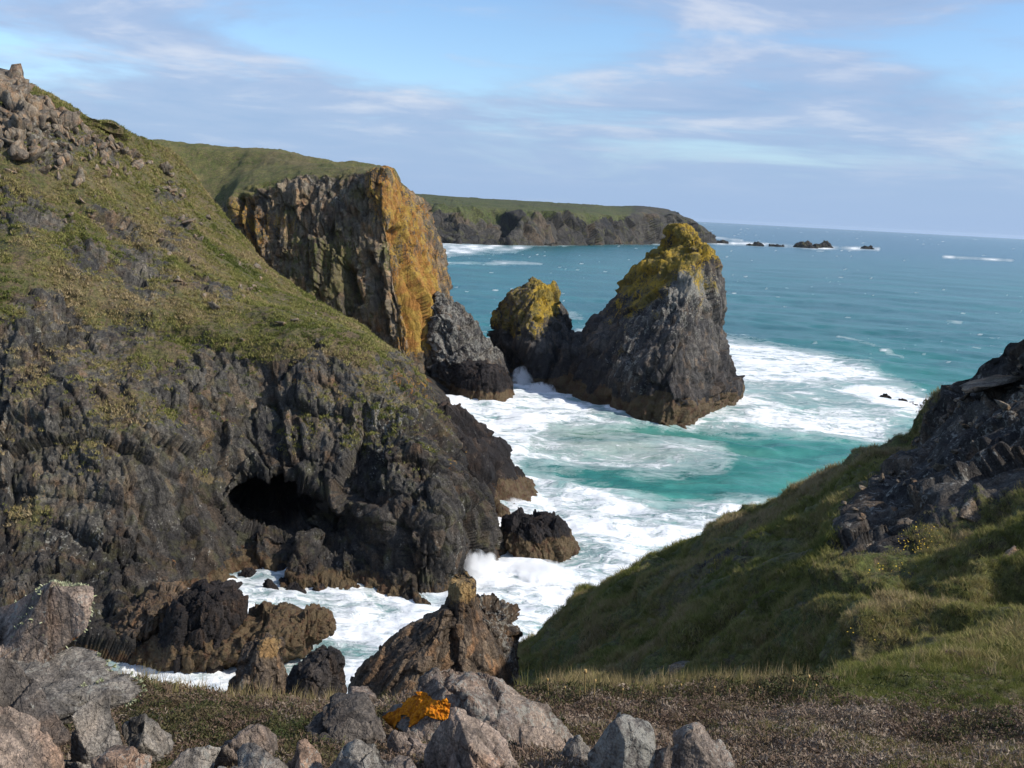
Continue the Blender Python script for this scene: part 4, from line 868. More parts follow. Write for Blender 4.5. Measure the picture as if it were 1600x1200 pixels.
def lichen_patch(o, polys, M, name='lichen_patch', lift=0.003, lump=0.008, seed=900):
    """a crust standing proud of its rock: copies the rock faces inside the outline and lifts them"""
    me = o.data; nv = len(me.vertices); co_ = np.empty(nv * 3, np.float32); me.vertices.foreach_get('co', co_); co_ = co_.reshape(-1, 3)
    nn = np.empty(nv * 3, np.float32); me.vertices.foreach_get('normal', nn); nn = nn.reshape(-1, 3)
    W = co_ + np.array(o.location); px, py = proj(W); vis = ((CAM - W) * nn).sum(1) > 0
    F = np.array([p.vertices[:] for p in me.polygons])
    nz = fbm(W, 0.10, 4, seed) * 13
    w = np.zeros(nv)
    for pl in polys: w = np.maximum(w, softpoly(px + nz, py + nz, pl, 5))
    ok = (w > 0.05) & vis
    Fk = F[ok[F].all(1)]
    idx = np.unique(Fk); mp = np.full(nv, -1); mp[idx] = np.arange(len(idx))
    B_, N_, w_, Fq = co_[idx].astype(float), nn[idx].astype(float), w[idx], mp[Fk]
    for it in range(2):
        E = np.sort(np.concatenate([Fq[:, [0, 1]], Fq[:, [1, 2]], Fq[:, [2, 0]]]), 1); U, inv = np.unique(E, axis=0, return_inverse=True); inv = inv.ravel()
        o_n = len(B_); B_ = np.concatenate([B_, (B_[U[:, 0]] + B_[U[:, 1]]) / 2]); N_ = np.concatenate([N_, (N_[U[:, 0]] + N_[U[:, 1]]) / 2]); w_ = np.concatenate([w_, (w_[U[:, 0]] + w_[U[:, 1]]) / 2])
        n_f = len(Fq); a_, b_, c_ = o_n + inv[:n_f], o_n + inv[n_f:2 * n_f], o_n + inv[2 * n_f:]
        Fq = np.concatenate([np.stack([Fq[:, 0], a_, c_], 1), np.stack([a_, Fq[:, 1], b_], 1), np.stack([c_, b_, Fq[:, 2]], 1), np.stack([a_, b_, c_], 1)])
    rag = sstep(w_ + 0.5 * fbm(B_, 0.035, 3, seed + 4), 0.05, 0.4)
    V = B_ + N_ * ((lift + lump * np.clip(0.4 + 0.9 * fbm(B_, 0.014, 2, seed + 1) + 0.5 * fbm(B_, 0.05, 2, seed + 2), 0, 1)) * rag - 0.006 * (1 - rag))[:, None]
    return new_mesh(name, V, None, M, smooth=True, parent=o, F3=Fq)
    V = co_[idx] + nn[idx] * ((lift + lump * np.clip(0.5 + fbm(W[idx], 0.028, 2, seed + 1), 0, 1)) * sstep(w[idx], 0.02, 0.6) - 0.004)[:, None]
    p = new_mesh(name, V, None, M, smooth=True, parent=o, F3=mp[Fk])
    return p
def simple_mat(name, c0, c1, scale, rough=0.9, attr=None, trans=0.0):
    m, g = new_mat(name); nt = m.node_tree
    geo = node(nt, 'ShaderNodeNewGeometry')
    n = g.noise(geo.outputs['Position'], scale, 4, 0.65)
    col = g.mix(g.step(n, 0.35, 0.65), c0, c1)
    if attr:
        oi = node(nt, 'ShaderNodeObjectInfo'); 
        col = g.mix(g.math('MULTIPLY', oi.outputs['Random'], 1.0), col, attr)
    finish(m, g, col, rough, None, 0.2)
    return m
M_ORANGE = simple_mat('orange_lichen', (0.62, 0.22, 0.008), (0.30, 0.085, 0.006), 60)
lp = lichen_patch(BIG, [[(600, 1142), (603, 1116), (624, 1098), (630, 1086), (655, 1081), (674, 1090), (692, 1088), (705, 1104), (698, 1124), (680, 1122), (664, 1117), (642, 1126), (624, 1140)]], M_ORANGE)
lp['label'] = 'bright orange lichen crust'

# ------------------------------------------------------------------ build
build_far()
build_headland()
HV, HN = build_left_hill()
GP, GG = build_ground()
big_stack(); small_stack(); rubble_spur(); spur_foot(); nose(); surf_boulder()
build_sea()
# ------------------------------------------------------------------ plants on the near ground
def blade_mesh(name, rs, n, spread, h0, h1, w, lean, seg=2, M=None, curl=0.3):
    V = []; F3 = []; F4 = []
    for k in range(n):
        a = rs.uniform(0, 2 * math.pi); r = spread * math.sqrt(rs.uniform()); bx, by = r * math.cos(a), r * math.sin(a)
        h = rs.uniform(h0, h1); d = rs.uniform(0, 2 * math.pi); ln = lean * rs.uniform(0.2, 1.0); dx, dy = math.cos(d), math.sin(d)
        f = rs.uniform(0, math.pi); wx, wy = math.cos(f) * w, math.sin(f) * w; b = len(V)
        for i in range(seg):
            t = i / seg; o = ln * h * t ** 1.7; ww = 1 - 0.5 * t; z = h * t * (1 - 0.25 * curl * t)
            V += [(bx + dx * o - wx * ww, by + dy * o - wy * ww, z), (bx + dx * o + wx * ww, by + dy * o + wy * ww, z)]
        V.append((bx + dx * ln * h, by + dy * ln * h, h * (1 - 0.3 * curl * ln)))
        for i in range(seg - 1): F4.append((b + 2 * i, b + 2 * i + 1, b + 2 * i + 3, b + 2 * i + 2))
        F3.append((b + 2 * seg - 2, b + 2 * seg - 1, b + 2 * seg))
    return new_mesh(name, V, F4 or None, M, F3=F3, obj=False)
def sprig_mesh(name, rs, n, M, size=0.12):
    """a cushion of small leaves"""
    V = []; F4 = []
    for k in range(n):
        a = rs.uniform(0, 2 * math.pi); r = math.sqrt(rs.uniform()); z = (1 - r * r) * rs.uniform(0.2, 1.0) * 0.55
        c = np.array([r * math.cos(a), r * math.sin(a), z]); u = rs.normal(size=3); u /= np.linalg.norm(u); q = np.cross(u, rs.normal(size=3)); q /= np.linalg.norm(q)
        l = size * rs.uniform(0.6, 1.3); b = len(V)
        V += [c, c + u * l + q * l * 0.28, c + u * l * 2.0, c + u * l - q * l * 0.28]; F4.append((b, b + 1, b + 2, b + 3))
    return new_mesh(name, V, F4, M, obj=False)
def leaf_mat(name, stops, trans=0.25):
    m, g = new_mat(name); nt = m.node_tree
    at = node(nt, 'ShaderNodeAttribute', attribute_name='tint'); at.attribute_type = 'INSTANCER'
    col = g.ramp(at.outputs['Fac'], stops)
    d = node(nt, 'ShaderNodeBsdfPrincipled'); nt.links.new(col, d.inputs['Base Color']); d.inputs['Roughness'].default_value = 0.75; d.inputs['Specular IOR Level'].default_value = 0.15
    t = node(nt, 'ShaderNodeBsdfTranslucent'); nt.links.new(col, t.inputs[0])
    mx = node(nt, 'ShaderNodeMixShader'); mx.inputs[0].default_value = trans; nt.links.new(d.outputs[0], mx.inputs[1]); nt.links.new(t.outputs[0], mx.inputs[2])
    o = node(nt, 'ShaderNodeOutputMaterial'); nt.links.new(mx.outputs[0], o.inputs[0]); return m
M_GRASS = leaf_mat('grass_blades', [(0.0, (0.080, 0.098, 0.022)), (0.35, (0.190, 0.190, 0.052)), (0.6, (0.270, 0.232, 0.090)), (0.82, (0.29, 0.22, 0.11)), (1.0, (0.36, 0.28, 0.16))])
M_HEATH = leaf_mat('heath_leaves', [(0.0, (0.040, 0.052, 0.016)), (0.28, (0.085, 0.078, 0.034)), (0.5, (0.125, 0.082, 0.056)), (0.78, (0.175, 0.128, 0.098)), (1.0, (0.29, 0.235, 0.18))], 0.1)
def scatter(name, label, cat, pts, rots, scl, tint, meshes):
    me = bpy.data.meshes.new(name); n = len(pts); me.vertices.add(n); me.vertices.foreach_set('co', np.asarray(pts, np.float32).ravel())
    for nm, arr, ty, key in (('rot', rots, 'FLOAT_VECTOR', 'vector'), ('scl', scl, 'FLOAT_VECTOR', 'vector'), ('tint', tint, 'FLOAT', 'value')):
        a = me.attributes.new(nm, ty, 'POINT'); a.data.foreach_set(key, np.asarray(arr, np.float32).ravel())
    col = bpy.data.collections.new(name + '_kinds')
    for m in meshes: col.objects.link(bpy.data.objects.new(m.name, m))
    o = bpy.data.objects.new(name, me); COL.objects.link(o)
    nt = bpy.data.node_groups.new(name + '_scatter', 'GeometryNodeTree')
    nt.interface.new_socket('Geometry', in_out='INPUT', socket_type='NodeSocketGeometry'); nt.interface.new_socket('Geometry', in_out='OUTPUT', socket_type='NodeSocketGeometry')
    gi = nt.nodes.new('NodeGroupInput'); go = nt.nodes.new('NodeGroupOutput'); ip = nt.nodes.new('GeometryNodeInstanceOnPoints'); ci = nt.nodes.new('GeometryNodeCollectionInfo')
    ci.inputs['Collection'].default_value = col; ci.inputs['Separate Children'].default_value = True; ci.inputs['Reset Children'].default_value = True
    ip.inputs['Pick Instance'].default_value = True
    def na(nm, ty):
        x = nt.nodes.new('GeometryNodeInputNamedAttribute'); x.data_type = ty; x.inputs['Name'].default_value = nm; return x.outputs[0]
    e2r = nt.nodes.new('FunctionNodeEulerToRotation'); nt.links.new(na('rot', 'FLOAT_VECTOR'), e2r.inputs[0])
    rv = nt.nodes.new('FunctionNodeRandomValue'); rv.data_type = 'INT'
    for i_ in rv.inputs:
        if i_.type == 'INT' and i_.name == 'Min': i_.default_value = 0
        if i_.type == 'INT' and i_.name == 'Max': i_.default_value = 97
    out_i = [x for x in rv.outputs if x.type == 'INT'][0]
    L = nt.links.new
    L(gi.outputs[0], ip.inputs['Points']); L(ci.outputs[0], ip.inputs['Instance']); L(e2r.outputs[0], ip.inputs['Rotation']); L(na('scl', 'FLOAT_VECTOR'), ip.inputs['Scale']); L(out_i, ip.inputs['Instance Index'])
    L(ip.outputs[0], go.inputs[0])
    md = o.modifiers.new('scatter', 'NODES'); md.node_group = nt
    return tag(o, label, cat, kind='stuff')

def sample(n, dens, seed):
    """random points on the near ground, weighted by area and a density per grid cell"""
    rs = RS(seed); P = GP
    a = np.linalg.norm(np.cross(P[1:, :-1] - P[:-1, :-1], P[:-1, 1:] - P[:-1, :-1]), axis=2)
    w = (a * dens[:-1, :-1]).ravel(); c = np.cumsum(w); idx = np.searchsorted(c, rs.uniform(0, c[-1], n)); idx = np.minimum(idx, len(w) - 1)
    i, j = idx // (P.shape[1] - 1), idx % (P.shape[1] - 1); u, v = rs.uniform(size=(2, n, 1))
    return (P[i, j] * (1 - u) * (1 - v) + P[i, j + 1] * u * (1 - v) + P[i + 1, j] * (1 - u) * v + P[i + 1, j + 1] * u * v), i, j, rs
def plants():
    P = GP; px, py = proj(P.reshape(-1, 3)); px = px.reshape(GG.shape); py = py.reshape(GG.shape); V = HILL_V
    Y = P[..., 1]; infr = (px > -120) & (px < 1720) & (py > 300) & (py < 1330) & (Y > 1.5)
    rs = RS(77)
    tufts = [blade_mesh('grass_tuft', rs, 22, 0.45, 0.5, 1.05, 0.020, 0.75, 2, M_GRASS) for k in range(5)]
    fine = [blade_mesh('grass_tuft_fine', rs, 18, 0.35, 0.5, 1.1, 0.013, 0.55, 3, M_GRASS) for k in range(4)]
    heath = [sprig_mesh('heath_cushion', rs, 70, M_HEATH, 0.15) for k in range(4)]
    dist = np.linalg.norm(P - CAM, axis=2)
    bands = sstep(V, 2.7, 2.98) * sstep(px, 780, 880)      # rim grass instead of heath
    n_m = fbm(P.reshape(-1, 3), 1.5, 3, 501).reshape(GG.shape); n_l = fbm(P.reshape(-1, 3), 4.0, 3, 502).reshape(GG.shape)
    right = sstep(px + 160 * n_m, 1150, 1330) * sstep(py + 60 * n_l + 30 * n_m, 1140, 1080)
    bands = np.clip(bands + 0.5 * (n_l > 0.22) * (px > 620), 0, 1)
    # slope grass
    lod = np.clip(12 / dist, 0.12, 2.0) ** 1.6
    d = infr * sstep(V + 0.3 * n_l, 2.6, 3.1) * np.clip(GG * 1.3 - 0.15, 0, 1) * lod * (px > 760 - 200 * (V > 3.6)) * (0.45 + 0.9 * (n_m > -0.15))
    p, i, j, r = sample(110000, d, 1); n = len(p)
    far = dist[i, j]; h = (0.028 + 0.0030 * far) * r.uniform(0.6, 1.5, n) * (1 + 0.9 * np.clip(n_m[i, j], -.5, 1)); h = np.minimum(h, 0.34)
    tint = np.clip(0.42 + 0.6 * n_l[i, j] + 0.4 * n_m[i, j] + r.normal(0, 0.16, n), 0, 0.95)
    rot_ = np.stack([r.normal(0, 0.22, n) , r.normal(0, 0.22, n) - 0.15, r.uniform(0, 6.28, n)], 1)
    scatter('grass', 'tussocky green and straw coloured grass over the right hand slope', 'grass', p - np.array([0, 0, 0.02]), rot_, np.stack([h * 1.7, h * 1.7, h], 1), tint, tufts)
    # heath carpet
    d = infr * (V < 3.1) * (1 - 0.9 * right) * (1 - 0.75 * bands) * np.clip(6 / dist, 0.2, 2) ** 1.2
    p, i, j, r = sample(30000, d, 2); n = len(p)
    sz = (0.018 + 0.06 * r.uniform(size=n) ** 2.2) * (dist[i, j] / 5.0) ** 0.5
    tint = np.clip(0.44 + 0.6 * n_m[i, j] + 0.25 * n_l[i, j] + r.normal(0, 0.22, n) + 0.02 + 0.16 * (px[i, j] < 640), 0, 0.95)
    scatter('heath', 'low brown purple heath carpeting the foreground', 'heath', p, np.stack([r.normal(0, .2, n), r.normal(0, .2, n), r.uniform(0, 6.28, n)], 1), np.stack([sz, sz, sz * r.uniform(0.8, 1.5, n)], 1), tint, heath)
    # short turf among the heath and on the near bank
    d = infr * (V < 3.1) * (0.10 + 1.1 * np.maximum(right, bands) + 0.7 * (n_m > 0.22) * (px > 700) + 0.04 * (px < 640)) * np.clip(6 / dist, 0.2, 2) ** 1.2
    p, i, j, r = sample(26000, d, 3); n = len(p)
    h = r.uniform(0.025, 0.075, n) * (0.6 + 0.4 * bands[i, j] + 0.3 * right[i, j])
    tint = np.clip(0.36 - 0.08 * right[i, j] + 0.4 * n_l[i, j] + r.normal(0, 0.2, n), 0, 1)
    scatter('turf', 'short green turf on the near bank and along the rim', 'grass', p - np.array([0, 0, .01]), np.stack([r.normal(0, .25, n), r.normal(0, .25, n) - .1, r.uniform(0, 6.28, n)], 1), np.stack([h, h, h], 1), tint, fine)
    # straw coloured seed heads along the rim
    d = infr * np.exp(-((V - 2.95) / 0.14) ** 2) * (0.15 + 1.0 * (px > 840) * (px < 1300) + 0.5 * (px > 180) * (px < 560) + 1.2 * blob(px, py, 900, 1095, 60, 40))
    p, i, j, r = sample(2600, d, 4); n = len(p)
    h = 0.04 + 0.17 * r.uniform(size=n) ** 2.5
    tint = np.clip(r.normal(0.80, 0.14, n), 0.3, 1)
    scatter('straw', 'dry straw coloured grass heads standing along the rim', 'grass', p - np.array([0, 0, .01]), np.stack([r.normal(0, .2, n), r.normal(0, .2, n), r.uniform(0, 6.28, n)], 1), np.stack([h * .7, h * .7, h], 1), tint, fine)
plants()
def far_tussocks():
    P = HV.reshape(470, 580, 3); gr = HG.reshape(470, 580); px, py = proj(P.reshape(-1, 3)); px = px.reshape(gr.shape); py = py.reshape(gr.shape)
    rs = RS(55); a = np.linalg.norm(np.cross(P[1:, :-1] - P[:-1, :-1], P[:-1, 1:] - P[:-1, :-1]), axis=2)
    n_l = fbm(P.reshape(-1, 3), 9.0, 4, 560).reshape(gr.shape); n_m = fbm(P.reshape(-1, 3), 2.5, 3, 561).reshape(gr.shape)
    d = sstep(gr, 0.3, 0.6) * (px > -60) * (px < 720) * (0.35 + 0.9 * (n_m > -0.05)) * sstep(P[..., 2], 4, 8)
    w = (a * d[:-1, :-1]).ravel(); c = np.cumsum(w); n = 42000
    idx = np.minimum(np.searchsorted(c, rs.uniform(0, c[-1], n)), len(w) - 1); i, j = idx // 579, idx % 579; u, v = rs.uniform(size=(2, n, 1))
    p = P[i, j] * (1 - u) * (1 - v) + P[i, j + 1] * u * (1 - v) + P[i + 1, j] * (1 - u) * v + P[i + 1, j + 1] * u * v
    h = rs.uniform(0.12, 0.34, n) * (1 + 0.6 * np.clip(n_m[i, j], -.5, 1))
    up = sstep(px[i, j] + 1.1 * (330 - py[i, j]), 60, 200); tint = np.clip(0.50 - 0.10 * up + 0.8 * n_l[i, j] + 0.3 * n_m[i, j] + rs.normal(0, 0.14, n), 0, 0.95)
    tufts = [blade_mesh('tussock', rs, 16, 0.6, 0.4, 1.0, 0.07, 0.9, 2, M_GRASS) for k in range(4)]
    scatter('tussocks', 'rough tussock grass covering the left hillside', 'grass', p - np.array([0, 0, 0.03]), np.stack([rs.normal(0, .2, n), rs.normal(0, .2, n), rs.uniform(0, 6.28, n)], 1), np.stack([h * 1.8, h * 1.8, h], 1), tint, tufts)
far_tussocks()

# ------------------------------------------------------------------ loose stones and boulders
def stone_kinds(n, seed, mat, flat=0.7):
    out = []
    for k in range(n):
        V = poly_shape(ICO3_V, [], seed + k, 10, 60, 0.42, 0.95) * np.array([1, RS(seed + k).uniform(0.55, 0.9), flat * RS(seed + k + 50).uniform(0.7, 1.3)]); V = V + (fbm(V, 0.5, 3, seed + k) * 0.06)[:, None] * ICO3_V
        tn = []; facets(V, 0.8, seed, ident=tn)
        out.append(new_mesh('stone', V, None, mat, np.tile([0, 0, 0, 0.22], (len(V), 1)), F3=ICO3_F, obj=False, tone=np.stack([np.full(len(V), RS(seed + k).uniform(0.4, 0.8)), tn[0], 0 * tn[0]], 1)))
    return out
M_TOR = cliff_material('tor_stone', unit=0.5, mossy=0.35, tones=[(0.30, (0.065, 0.056, 0.048)), (0.44, (0.165, 0.138, 0.112)), (0.56, (0.26, 0.222, 0.178)), (0.72, (0.40, 0.35, 0.29))], lich=((0.42, 0.25, 0.06), (0.34, 0.17, 0.04)))
def place_stones():
    rs = RS(31)
    kinds = stone_kinds(7, 800, M_TOR)
    px, py = proj(HV); vis = ((CAM - HV) * HN).sum(1) > 0
    cnt = 0
    def put(cx, cy, size, name, label, group, cat='boulder', sq=(1, 1, 1), sink=0.15, src=None, spx=None, spy=None, ok=None):
        P = HV if src is None else src; qx = px if spx is None else spx; qy = py if spy is None else spy; o_ = vis if ok is None else ok
        d = np.hypot(qx - cx, qy - cy) + 1e3 * (~o_); k = int(np.argmin(d))
        if d[k] > 12: return None
        o = bpy.data.objects.new(name, kinds[rs.randint(len(kinds))]); COL.objects.link(o)
        o.location = P[k] + np.array([0, 0, size * (0.5 - sink)]); o.rotation_euler = (rs.uniform(-.5, .5), rs.uniform(-.5, .5), rs.uniform(0, 6.28)); o.scale = (size * sq[0] * rs.uniform(.8, 1.3), size * sq[1] * rs.uniform(.8, 1.2), size * sq[2] * rs.uniform(.7, 1.3))
        return tag(o, label, cat, group)
    # the broken tor along the left crest: crest line points, then the scatter below it
    crest = [(0, 122), (50, 148), (105, 178), (160, 196), (212, 218)]
    xs = [c[0] for c in crest]; ys = [c[1] for c in crest]
    for k in range(150):
        cx = rs.uniform(-12, 215) if k > 30 else rs.uniform(-10, 112); t = rs.uniform() ** 1.6 * (95 if cx < 130 else 55); cy = np.interp(cx, xs, ys) + 20 + t
        big = 1.5 if (cx < 112 and t < 25) else 1.0
        put(cx, cy, rs.uniform(0.4, 1.15) * big * (0.75 + 0.4 * (cx < 60)), 'boulder', 'tan weathered boulder of the broken tor on the hillside crest', 'boulders of the tor on the left crest', sq=(0.9, 0.8, 1.15))
    for (cx, cy, z) in [(12, 120, 2.4), (22, 128, 2.0), (4, 130, 2.2), (95, 165, 1.7), (103, 172, 1.5), (78, 160, 1.4), (60, 152, 1.6), (44, 146, 1.4)]:
        put(cx, cy + 16, z * 0.85, 'boulder', 'tan weathered boulder of the broken tor on the hillside crest', 'boulders of the tor on the left crest', sq=(0.9, 0.8, 1.0), sink=0.15)
    for k in range(60):
        t = rs.uniform(); cx = 60 + 400 * t + rs.normal(0, 40); cy = 260 + 230 * t + rs.normal(0, 35)
        put(cx, cy, rs.uniform(0.2, 0.5), 'stone', 'small pale stone lying on the steep grassy hillside', 'pale stones on the hillside turf', 'stone')
    for k in range(26):
        t = rs.uniform(); cx = 190 + 130 * t + rs.normal(0, 14); cy = 235 + 110 * t + rs.normal(0, 12)
        put(cx, cy, rs.uniform(0.3, 0.8), 'stone', 'tan stone in the scree chute below the crest', 'stones in the scree chute', 'stone')
    # pale stones on the dark right hand slope
    gp = GP.reshape(-1, 3); gx, gy = proj(gp); gok = (HILL_V.ravel() > 3.9) & (HILL_V.ravel() < 9.4)
    for k in range(120):
        t = rs.uniform(); cx = 1300 + 330 * t + rs.normal(0, 12); cy = 810 - 240 * t + rs.normal(0, 34)
        put(cx, cy, rs.uniform(0.03, 0.10) * (1.4 if cx > 1450 else 1), 'stone', 'small pale stone caught among the dark rocks of the right hand slope', 'pale stones in the dark scree', 'stone', src=gp, spx=gx, spy=gy, ok=gok)
    for (cx, cy, z, lab) in [(1418, 826, 0.16, 'rounded pale stone on the lit shelf below the dark scree'), (1515, 800, 0.22, 'pale flat stone at the top of the right hand bank'), (1545, 612, 0.45, 'large tan flat stone high among the dark rocks at the right edge'), (1135, 868, 0.14, 'pale stone beside the yellow flowers on the slope'),
                            (1060, 1055, 0.22, 'grey stone in the shaded hollow behind the rim'), (1228, 890, 0.08, 'little white stone in the shaded turf below the orange flowers'), (1575, 872, 0.12, 'pale stone in the bank at the right edge'), (845, 1008, 0.35, 'grey stone low on the dark slope near the jagged pale rock')]:
        put(cx, cy, z, 'stone', lab, None, 'stone', src=gp, spx=gx, spy=gy, ok=gok, sq=(1.4, 1, 0.7))
place_stones()

# ------------------------------------------------------------------ flowers, seed stalks, lichen tufts
M_YEL = simple_mat('yellow_petals', (0.52, 0.38, 0.05), (0.42, 0.27, 0.04), 30)
M_STALK = simple_mat('dry_stalk', (0.22, 0.16, 0.07), (0.30, 0.22, 0.10), 20)
M_HEADF = simple_mat('dry_flower_head', (0.30, 0.19, 0.07), (0.42, 0.30, 0.14), 60)
M_TUFT = simple_mat('pale_lichen_tuft', (0.36, 0.36, 0.24), (0.24, 0.26, 0.14), 30)
def tube(p0, p1, r, k=5):
    p0, p1 = np.array(p0, float), np.array(p1, float); a = np.linspace(0, 2 * math.pi, k, endpoint=False); c = np.stack([np.cos(a), np.sin(a), 0 * a], 1) * r
    return np.concatenate([p0 + c, p1 + c * 0.6]), [(i, (i + 1) % k, k + (i + 1) % k, k + i) for i in range(k)]
def flowers():
    rs = RS(9)
    gp = GP.reshape(-1, 3); gx, gy = proj(gp); V = HILL_V.ravel(); front = V < 3.02; slope = (V > 3.9) & (V < 9.3)
    def near_(cx, cy, ok):
        d = np.hypot(gx - cx, gy - cy) + 1e3 * (~ok); return gp[int(np.argmin(d))]
    # dry thrift stalks on the rim
    proto = None
    for k, (cx, cy, h) in enumerate([(912, 1090, 0.19), (857, 1092, 0.13), (903, 1093, 0.12), (972, 1100, 0.10), (1040, 1096, 0.10), (1062, 1094, 0.12), (1118, 1100, 0.11), (1142, 1098, 0.09), (1180, 1096, 0.10), (1236, 1092, 0.12), (1252, 1090, 0.16), (1270, 1092, 0.10), (925, 1096, 0.13), (885, 1096, 0.10), (1000, 1100, 0.08), (352, 1082, 0.07), (430, 1100, 0.06)]):
        p = near_(cx, cy, front)
        if proto is None:
            r = bpy.data.objects.new('seed_stalk', None); COL.objects.link(r)
            v, f = tube((0, 0, -0.05), (0.06, 0.0, 0.93), 0.026); new_mesh('stem', v, f, M_STALK, parent=r)
            hv = ICO3_V * np.array([0.055, 0.055, 0.075]); hv = hv * (1 + 0.5 * fbm(ICO3_V, 0.35, 2, 3))[:, None] + np.array([0.062, 0, 0.97]); new_mesh('flower_head', hv, None, M_HEADF, F3=ICO3_F, parent=r)
            proto = r
        else:
            r = proto.copy(); COL.objects.link(r)
            for c in proto.children:
                d = c.copy(); COL.objects.link(d); d.parent = r
        r.location = p; r.scale = (h, h, h); r.rotation_euler = (rs.uniform(-.15, .15), rs.uniform(-.15, .15), rs.uniform(0, 6.28))
        tag(r, 'tallest dry flower stalk on the rim beside the largest boulder' if k == 0 else 'short dry flower stalk standing in the straw along the rim', 'dry flower', 'dry flower stalks along the rim')
    # clumps of yellow flowers on the bank
    for k, (cx, cy, rad, n, lab) in enumerate([(1120, 892, 0.32, 46, 'yellow flower clump on the edge of the dark slope'), (1432, 850, 0.30, 60, 'yellow flower patch on the lit shelf under the scree'), (1288, 836, 0.22, 40, 'orange yellow flower patch where the shelf meets the dark rocks'), (1395, 905, 0.35, 30, 'sparse yellow flowers on the hummock of the bank'), (1525, 860, 0.28, 34, 'yellow flowers beside the shaded hollow at the right'), (1345, 1000, 0.15, 9, 'few small yellow flowers low on the bank'), (1046, 1012, 0.2, 7, 'few yellow flowers in the shaded turf')]):
        c = near_(cx, cy, slope); sel = gp[(np.linalg.norm(gp - c, axis=1) < rad * 1.2)]
        VV = []; FF = []
        for q in range(n):
            b = sel[rs.randint(len(sel))] + rs.normal(0, 0.03, 3) + np.array([0, 0, rs.uniform(0.06, 0.16)]); s_ = rs.uniform(0.006, 0.014)
            o_ = len(VV); nrm = np.array([rs.normal(0, .4), -0.6 + rs.normal(0, .4), 1]); nrm /= np.linalg.norm(nrm); u = np.cross(nrm, (1, 0, 0)); u /= np.linalg.norm(u); w = np.cross(nrm, u)
            VV.append(b); VV += [b + s_ * (u * math.cos(a) + w * math.sin(a)) + nrm * s_ * 0.3 for a in np.linspace(0, 2 * math.pi, 6, endpoint=False)]
            FF += [(o_, o_ + 1 + i, o_ + 1 + (i + 1) % 6) for i in range(6)]
        o = new_mesh('flower_clump', VV, None, M_YEL, F3=FF); recentre(o, c); tag(o, lab, 'flowers')
    # bearded pale lichen on the edge of the left boulders
    bs = [o for o in COL.objects if o.name.startswith('boulder') and ('big pink grey' in o['label'] or 'grey slab leaning' in o['label'])]
    for o in bs:
        me = o.data; n = len(me.vertices); c = np.empty(n * 3, np.float32); me.vertices.foreach_get('co', c); c = c.reshape(-1, 3); W = c + np.array(o.location); qx, qy = proj(W)
        nn = np.empty(n * 3, np.float32); me.vertices.foreach_get('normal', nn); nn = nn.reshape(-1, 3)
        face = ((CAM - W) * nn).sum(1) / np.linalg.norm(CAM - W, axis=1)
        if 'big pink' in o['label']: w = (np.abs(face) < 0.28) & (qx > 20) & (qy < 1060) | (np.hypot(qx - 45, qy - 985) < 26) & (face > 0) & (rs.uniform(size=n) < 0.3)
        else: w = (np.abs(face) < 0.30) & (qx > 120)
        idx = np.where(w)[0]
        if len(idx) == 0: continue
        pick = rs.choice(idx, 650); VV = []; FF = []
        for q in pick:
            b = c[q]; d = nn[q] + rs.normal(0, 0.55, 3); d /= np.linalg.norm(d); l = rs.uniform(0.005, 0.018); sd = np.cross(d, rs.normal(size=3)); sd *= 0.0028 / np.linalg.norm(sd)
            k0 = len(VV); VV += [b - sd - d * 0.004, b + sd - d * 0.004, b + d * l * 0.6 + sd * 1.3, b + d * l]; FF += [(k0, k0 + 1, k0 + 2), (k0, k0 + 2, k0 + 3)]
        p = new_mesh('lichen_tuft', VV, None, M_TUFT, F3=FF, parent=o); p['kind'] = 'stuff'; p['label'] = 'pale green bearded lichen fringe'
flowers()

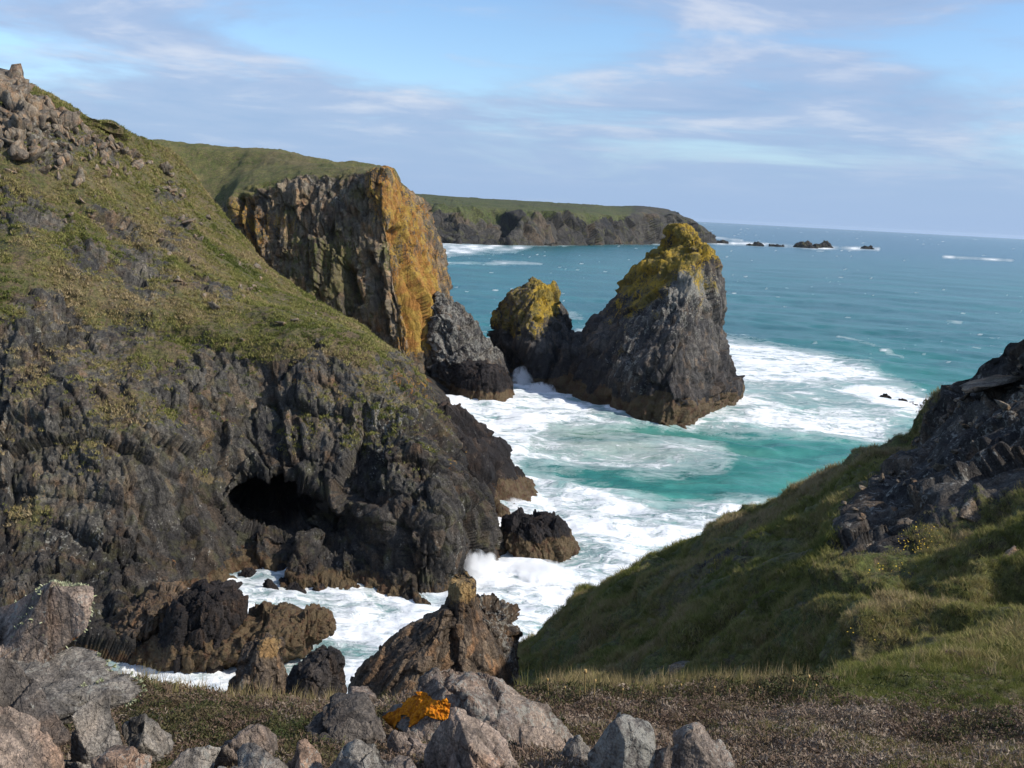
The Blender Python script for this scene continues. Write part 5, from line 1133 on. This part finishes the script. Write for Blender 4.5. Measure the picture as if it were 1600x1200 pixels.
# ------------------------------------------------------------------ spray thrown up by the surf
def spray():
    m = bpy.data.materials.new('white_spray'); m.use_nodes = True; nt = m.node_tree; nt.nodes.clear(); g = G(nt)
    tc_ = node(nt, 'ShaderNodeTexCoord'); geo = node(nt, 'ShaderNodeNewGeometry')
    ob = tc_.outputs['Object']; ln = node(nt, 'ShaderNodeVectorMath', operation='LENGTH'); nt.links.new(ob, ln.inputs[0])
    n = g.noise(g.mapping(geo.outputs['Position'], scale=(1, 1, 0.55)), 1.5, 5, 0.65, 0.6)
    fall = g.step(g.math('ADD', ln.outputs['Value'], g.math('MULTIPLY', g.math('SUBTRACT', n, 0.5), 2.2)), 1.0, 0.35)
    v = node(nt, 'ShaderNodeVolumePrincipled'); v.inputs['Color'].default_value = (1, 1, 1, 1); v.inputs['Anisotropy'].default_value = 0.2
    nt.links.new(g.math('MULTIPLY', fall, 3.5), v.inputs['Density'])
    o_ = node(nt, 'ShaderNodeOutputMaterial'); nt.links.new(v.outputs[0], o_.inputs['Volume'])
    me = None
    for k, (cx, cy, w, hz, lab) in enumerate([(742, 898, 1.5, 2.2, 'white spray bursting between the cave cliff and the surf boulder'), (762, 885, 1.0, 1.3, 'smaller spray plume left of the surf boulder'), (815, 604, 2.4, 3.6, 'spray plume in the gap between the two sea stacks and the grey spur'), (846, 614, 2.8, 1.8, 'low spray running along the shaded foot of the tall stack'),
                                       (1078, 642, 3.0, 1.5, 'spray at the right front foot of the tall stack'), (1118, 606, 2.6, 1.3, 'spray at the far right foot of the tall stack'), (845, 896, 3.2, 0.8, 'wash of white spray along the foot of the surf boulder'), (800, 792, 1.6, 1.0, 'spray at the tip of the dark rock nose'), (1352, 612, 4.5, 1.1, 'broken white spray over the awash rocks')]):
        p = at_z(cx, cy)
        if me is None: me = new_mesh('spray', ICO3_V * 1.0, None, m, F3=ICO3_F, obj=False)
        o = bpy.data.objects.new('spray', me); COL.objects.link(o); o.location = p + np.array([0, 0, 0.1]); o.scale = (w, w * 0.8, hz); tag(o, lab, 'spray', 'spray where the surf hits the rocks', 'stuff')
spray()

# ------------------------------------------------------------------ sea haze
HAZE = 2e-5
def haze():
    z0, z1, R_ = -40.0, 60.0, 24000.0
    V = [(x, y, z) for z in (z0, z1) for (x, y) in ((-R_, -60), (R_, -60), (R_, R_), (-R_, R_))]
    F = [(3, 2, 1, 0), (4, 5, 6, 7), (0, 1, 5, 4), (1, 2, 6, 5), (2, 3, 7, 6), (3, 0, 4, 7)]
    m = bpy.data.materials.new('haze'); m.use_nodes = True; nt = m.node_tree; nt.nodes.clear()
    v = node(nt, 'ShaderNodeVolumePrincipled'); v.inputs['Color'].default_value = (0.80, 0.88, 1.0, 1); v.inputs['Density'].default_value = HAZE; v.inputs['Anisotropy'].default_value = 0.3
    o_ = node(nt, 'ShaderNodeOutputMaterial'); nt.links.new(v.outputs[0], o_.inputs['Volume'])
    o = new_mesh('haze', V, F, m); tag(o, 'thin sea haze over the whole bay', 'haze', kind='stuff')
if HAZE: haze()
print('script', time.time() - T0)
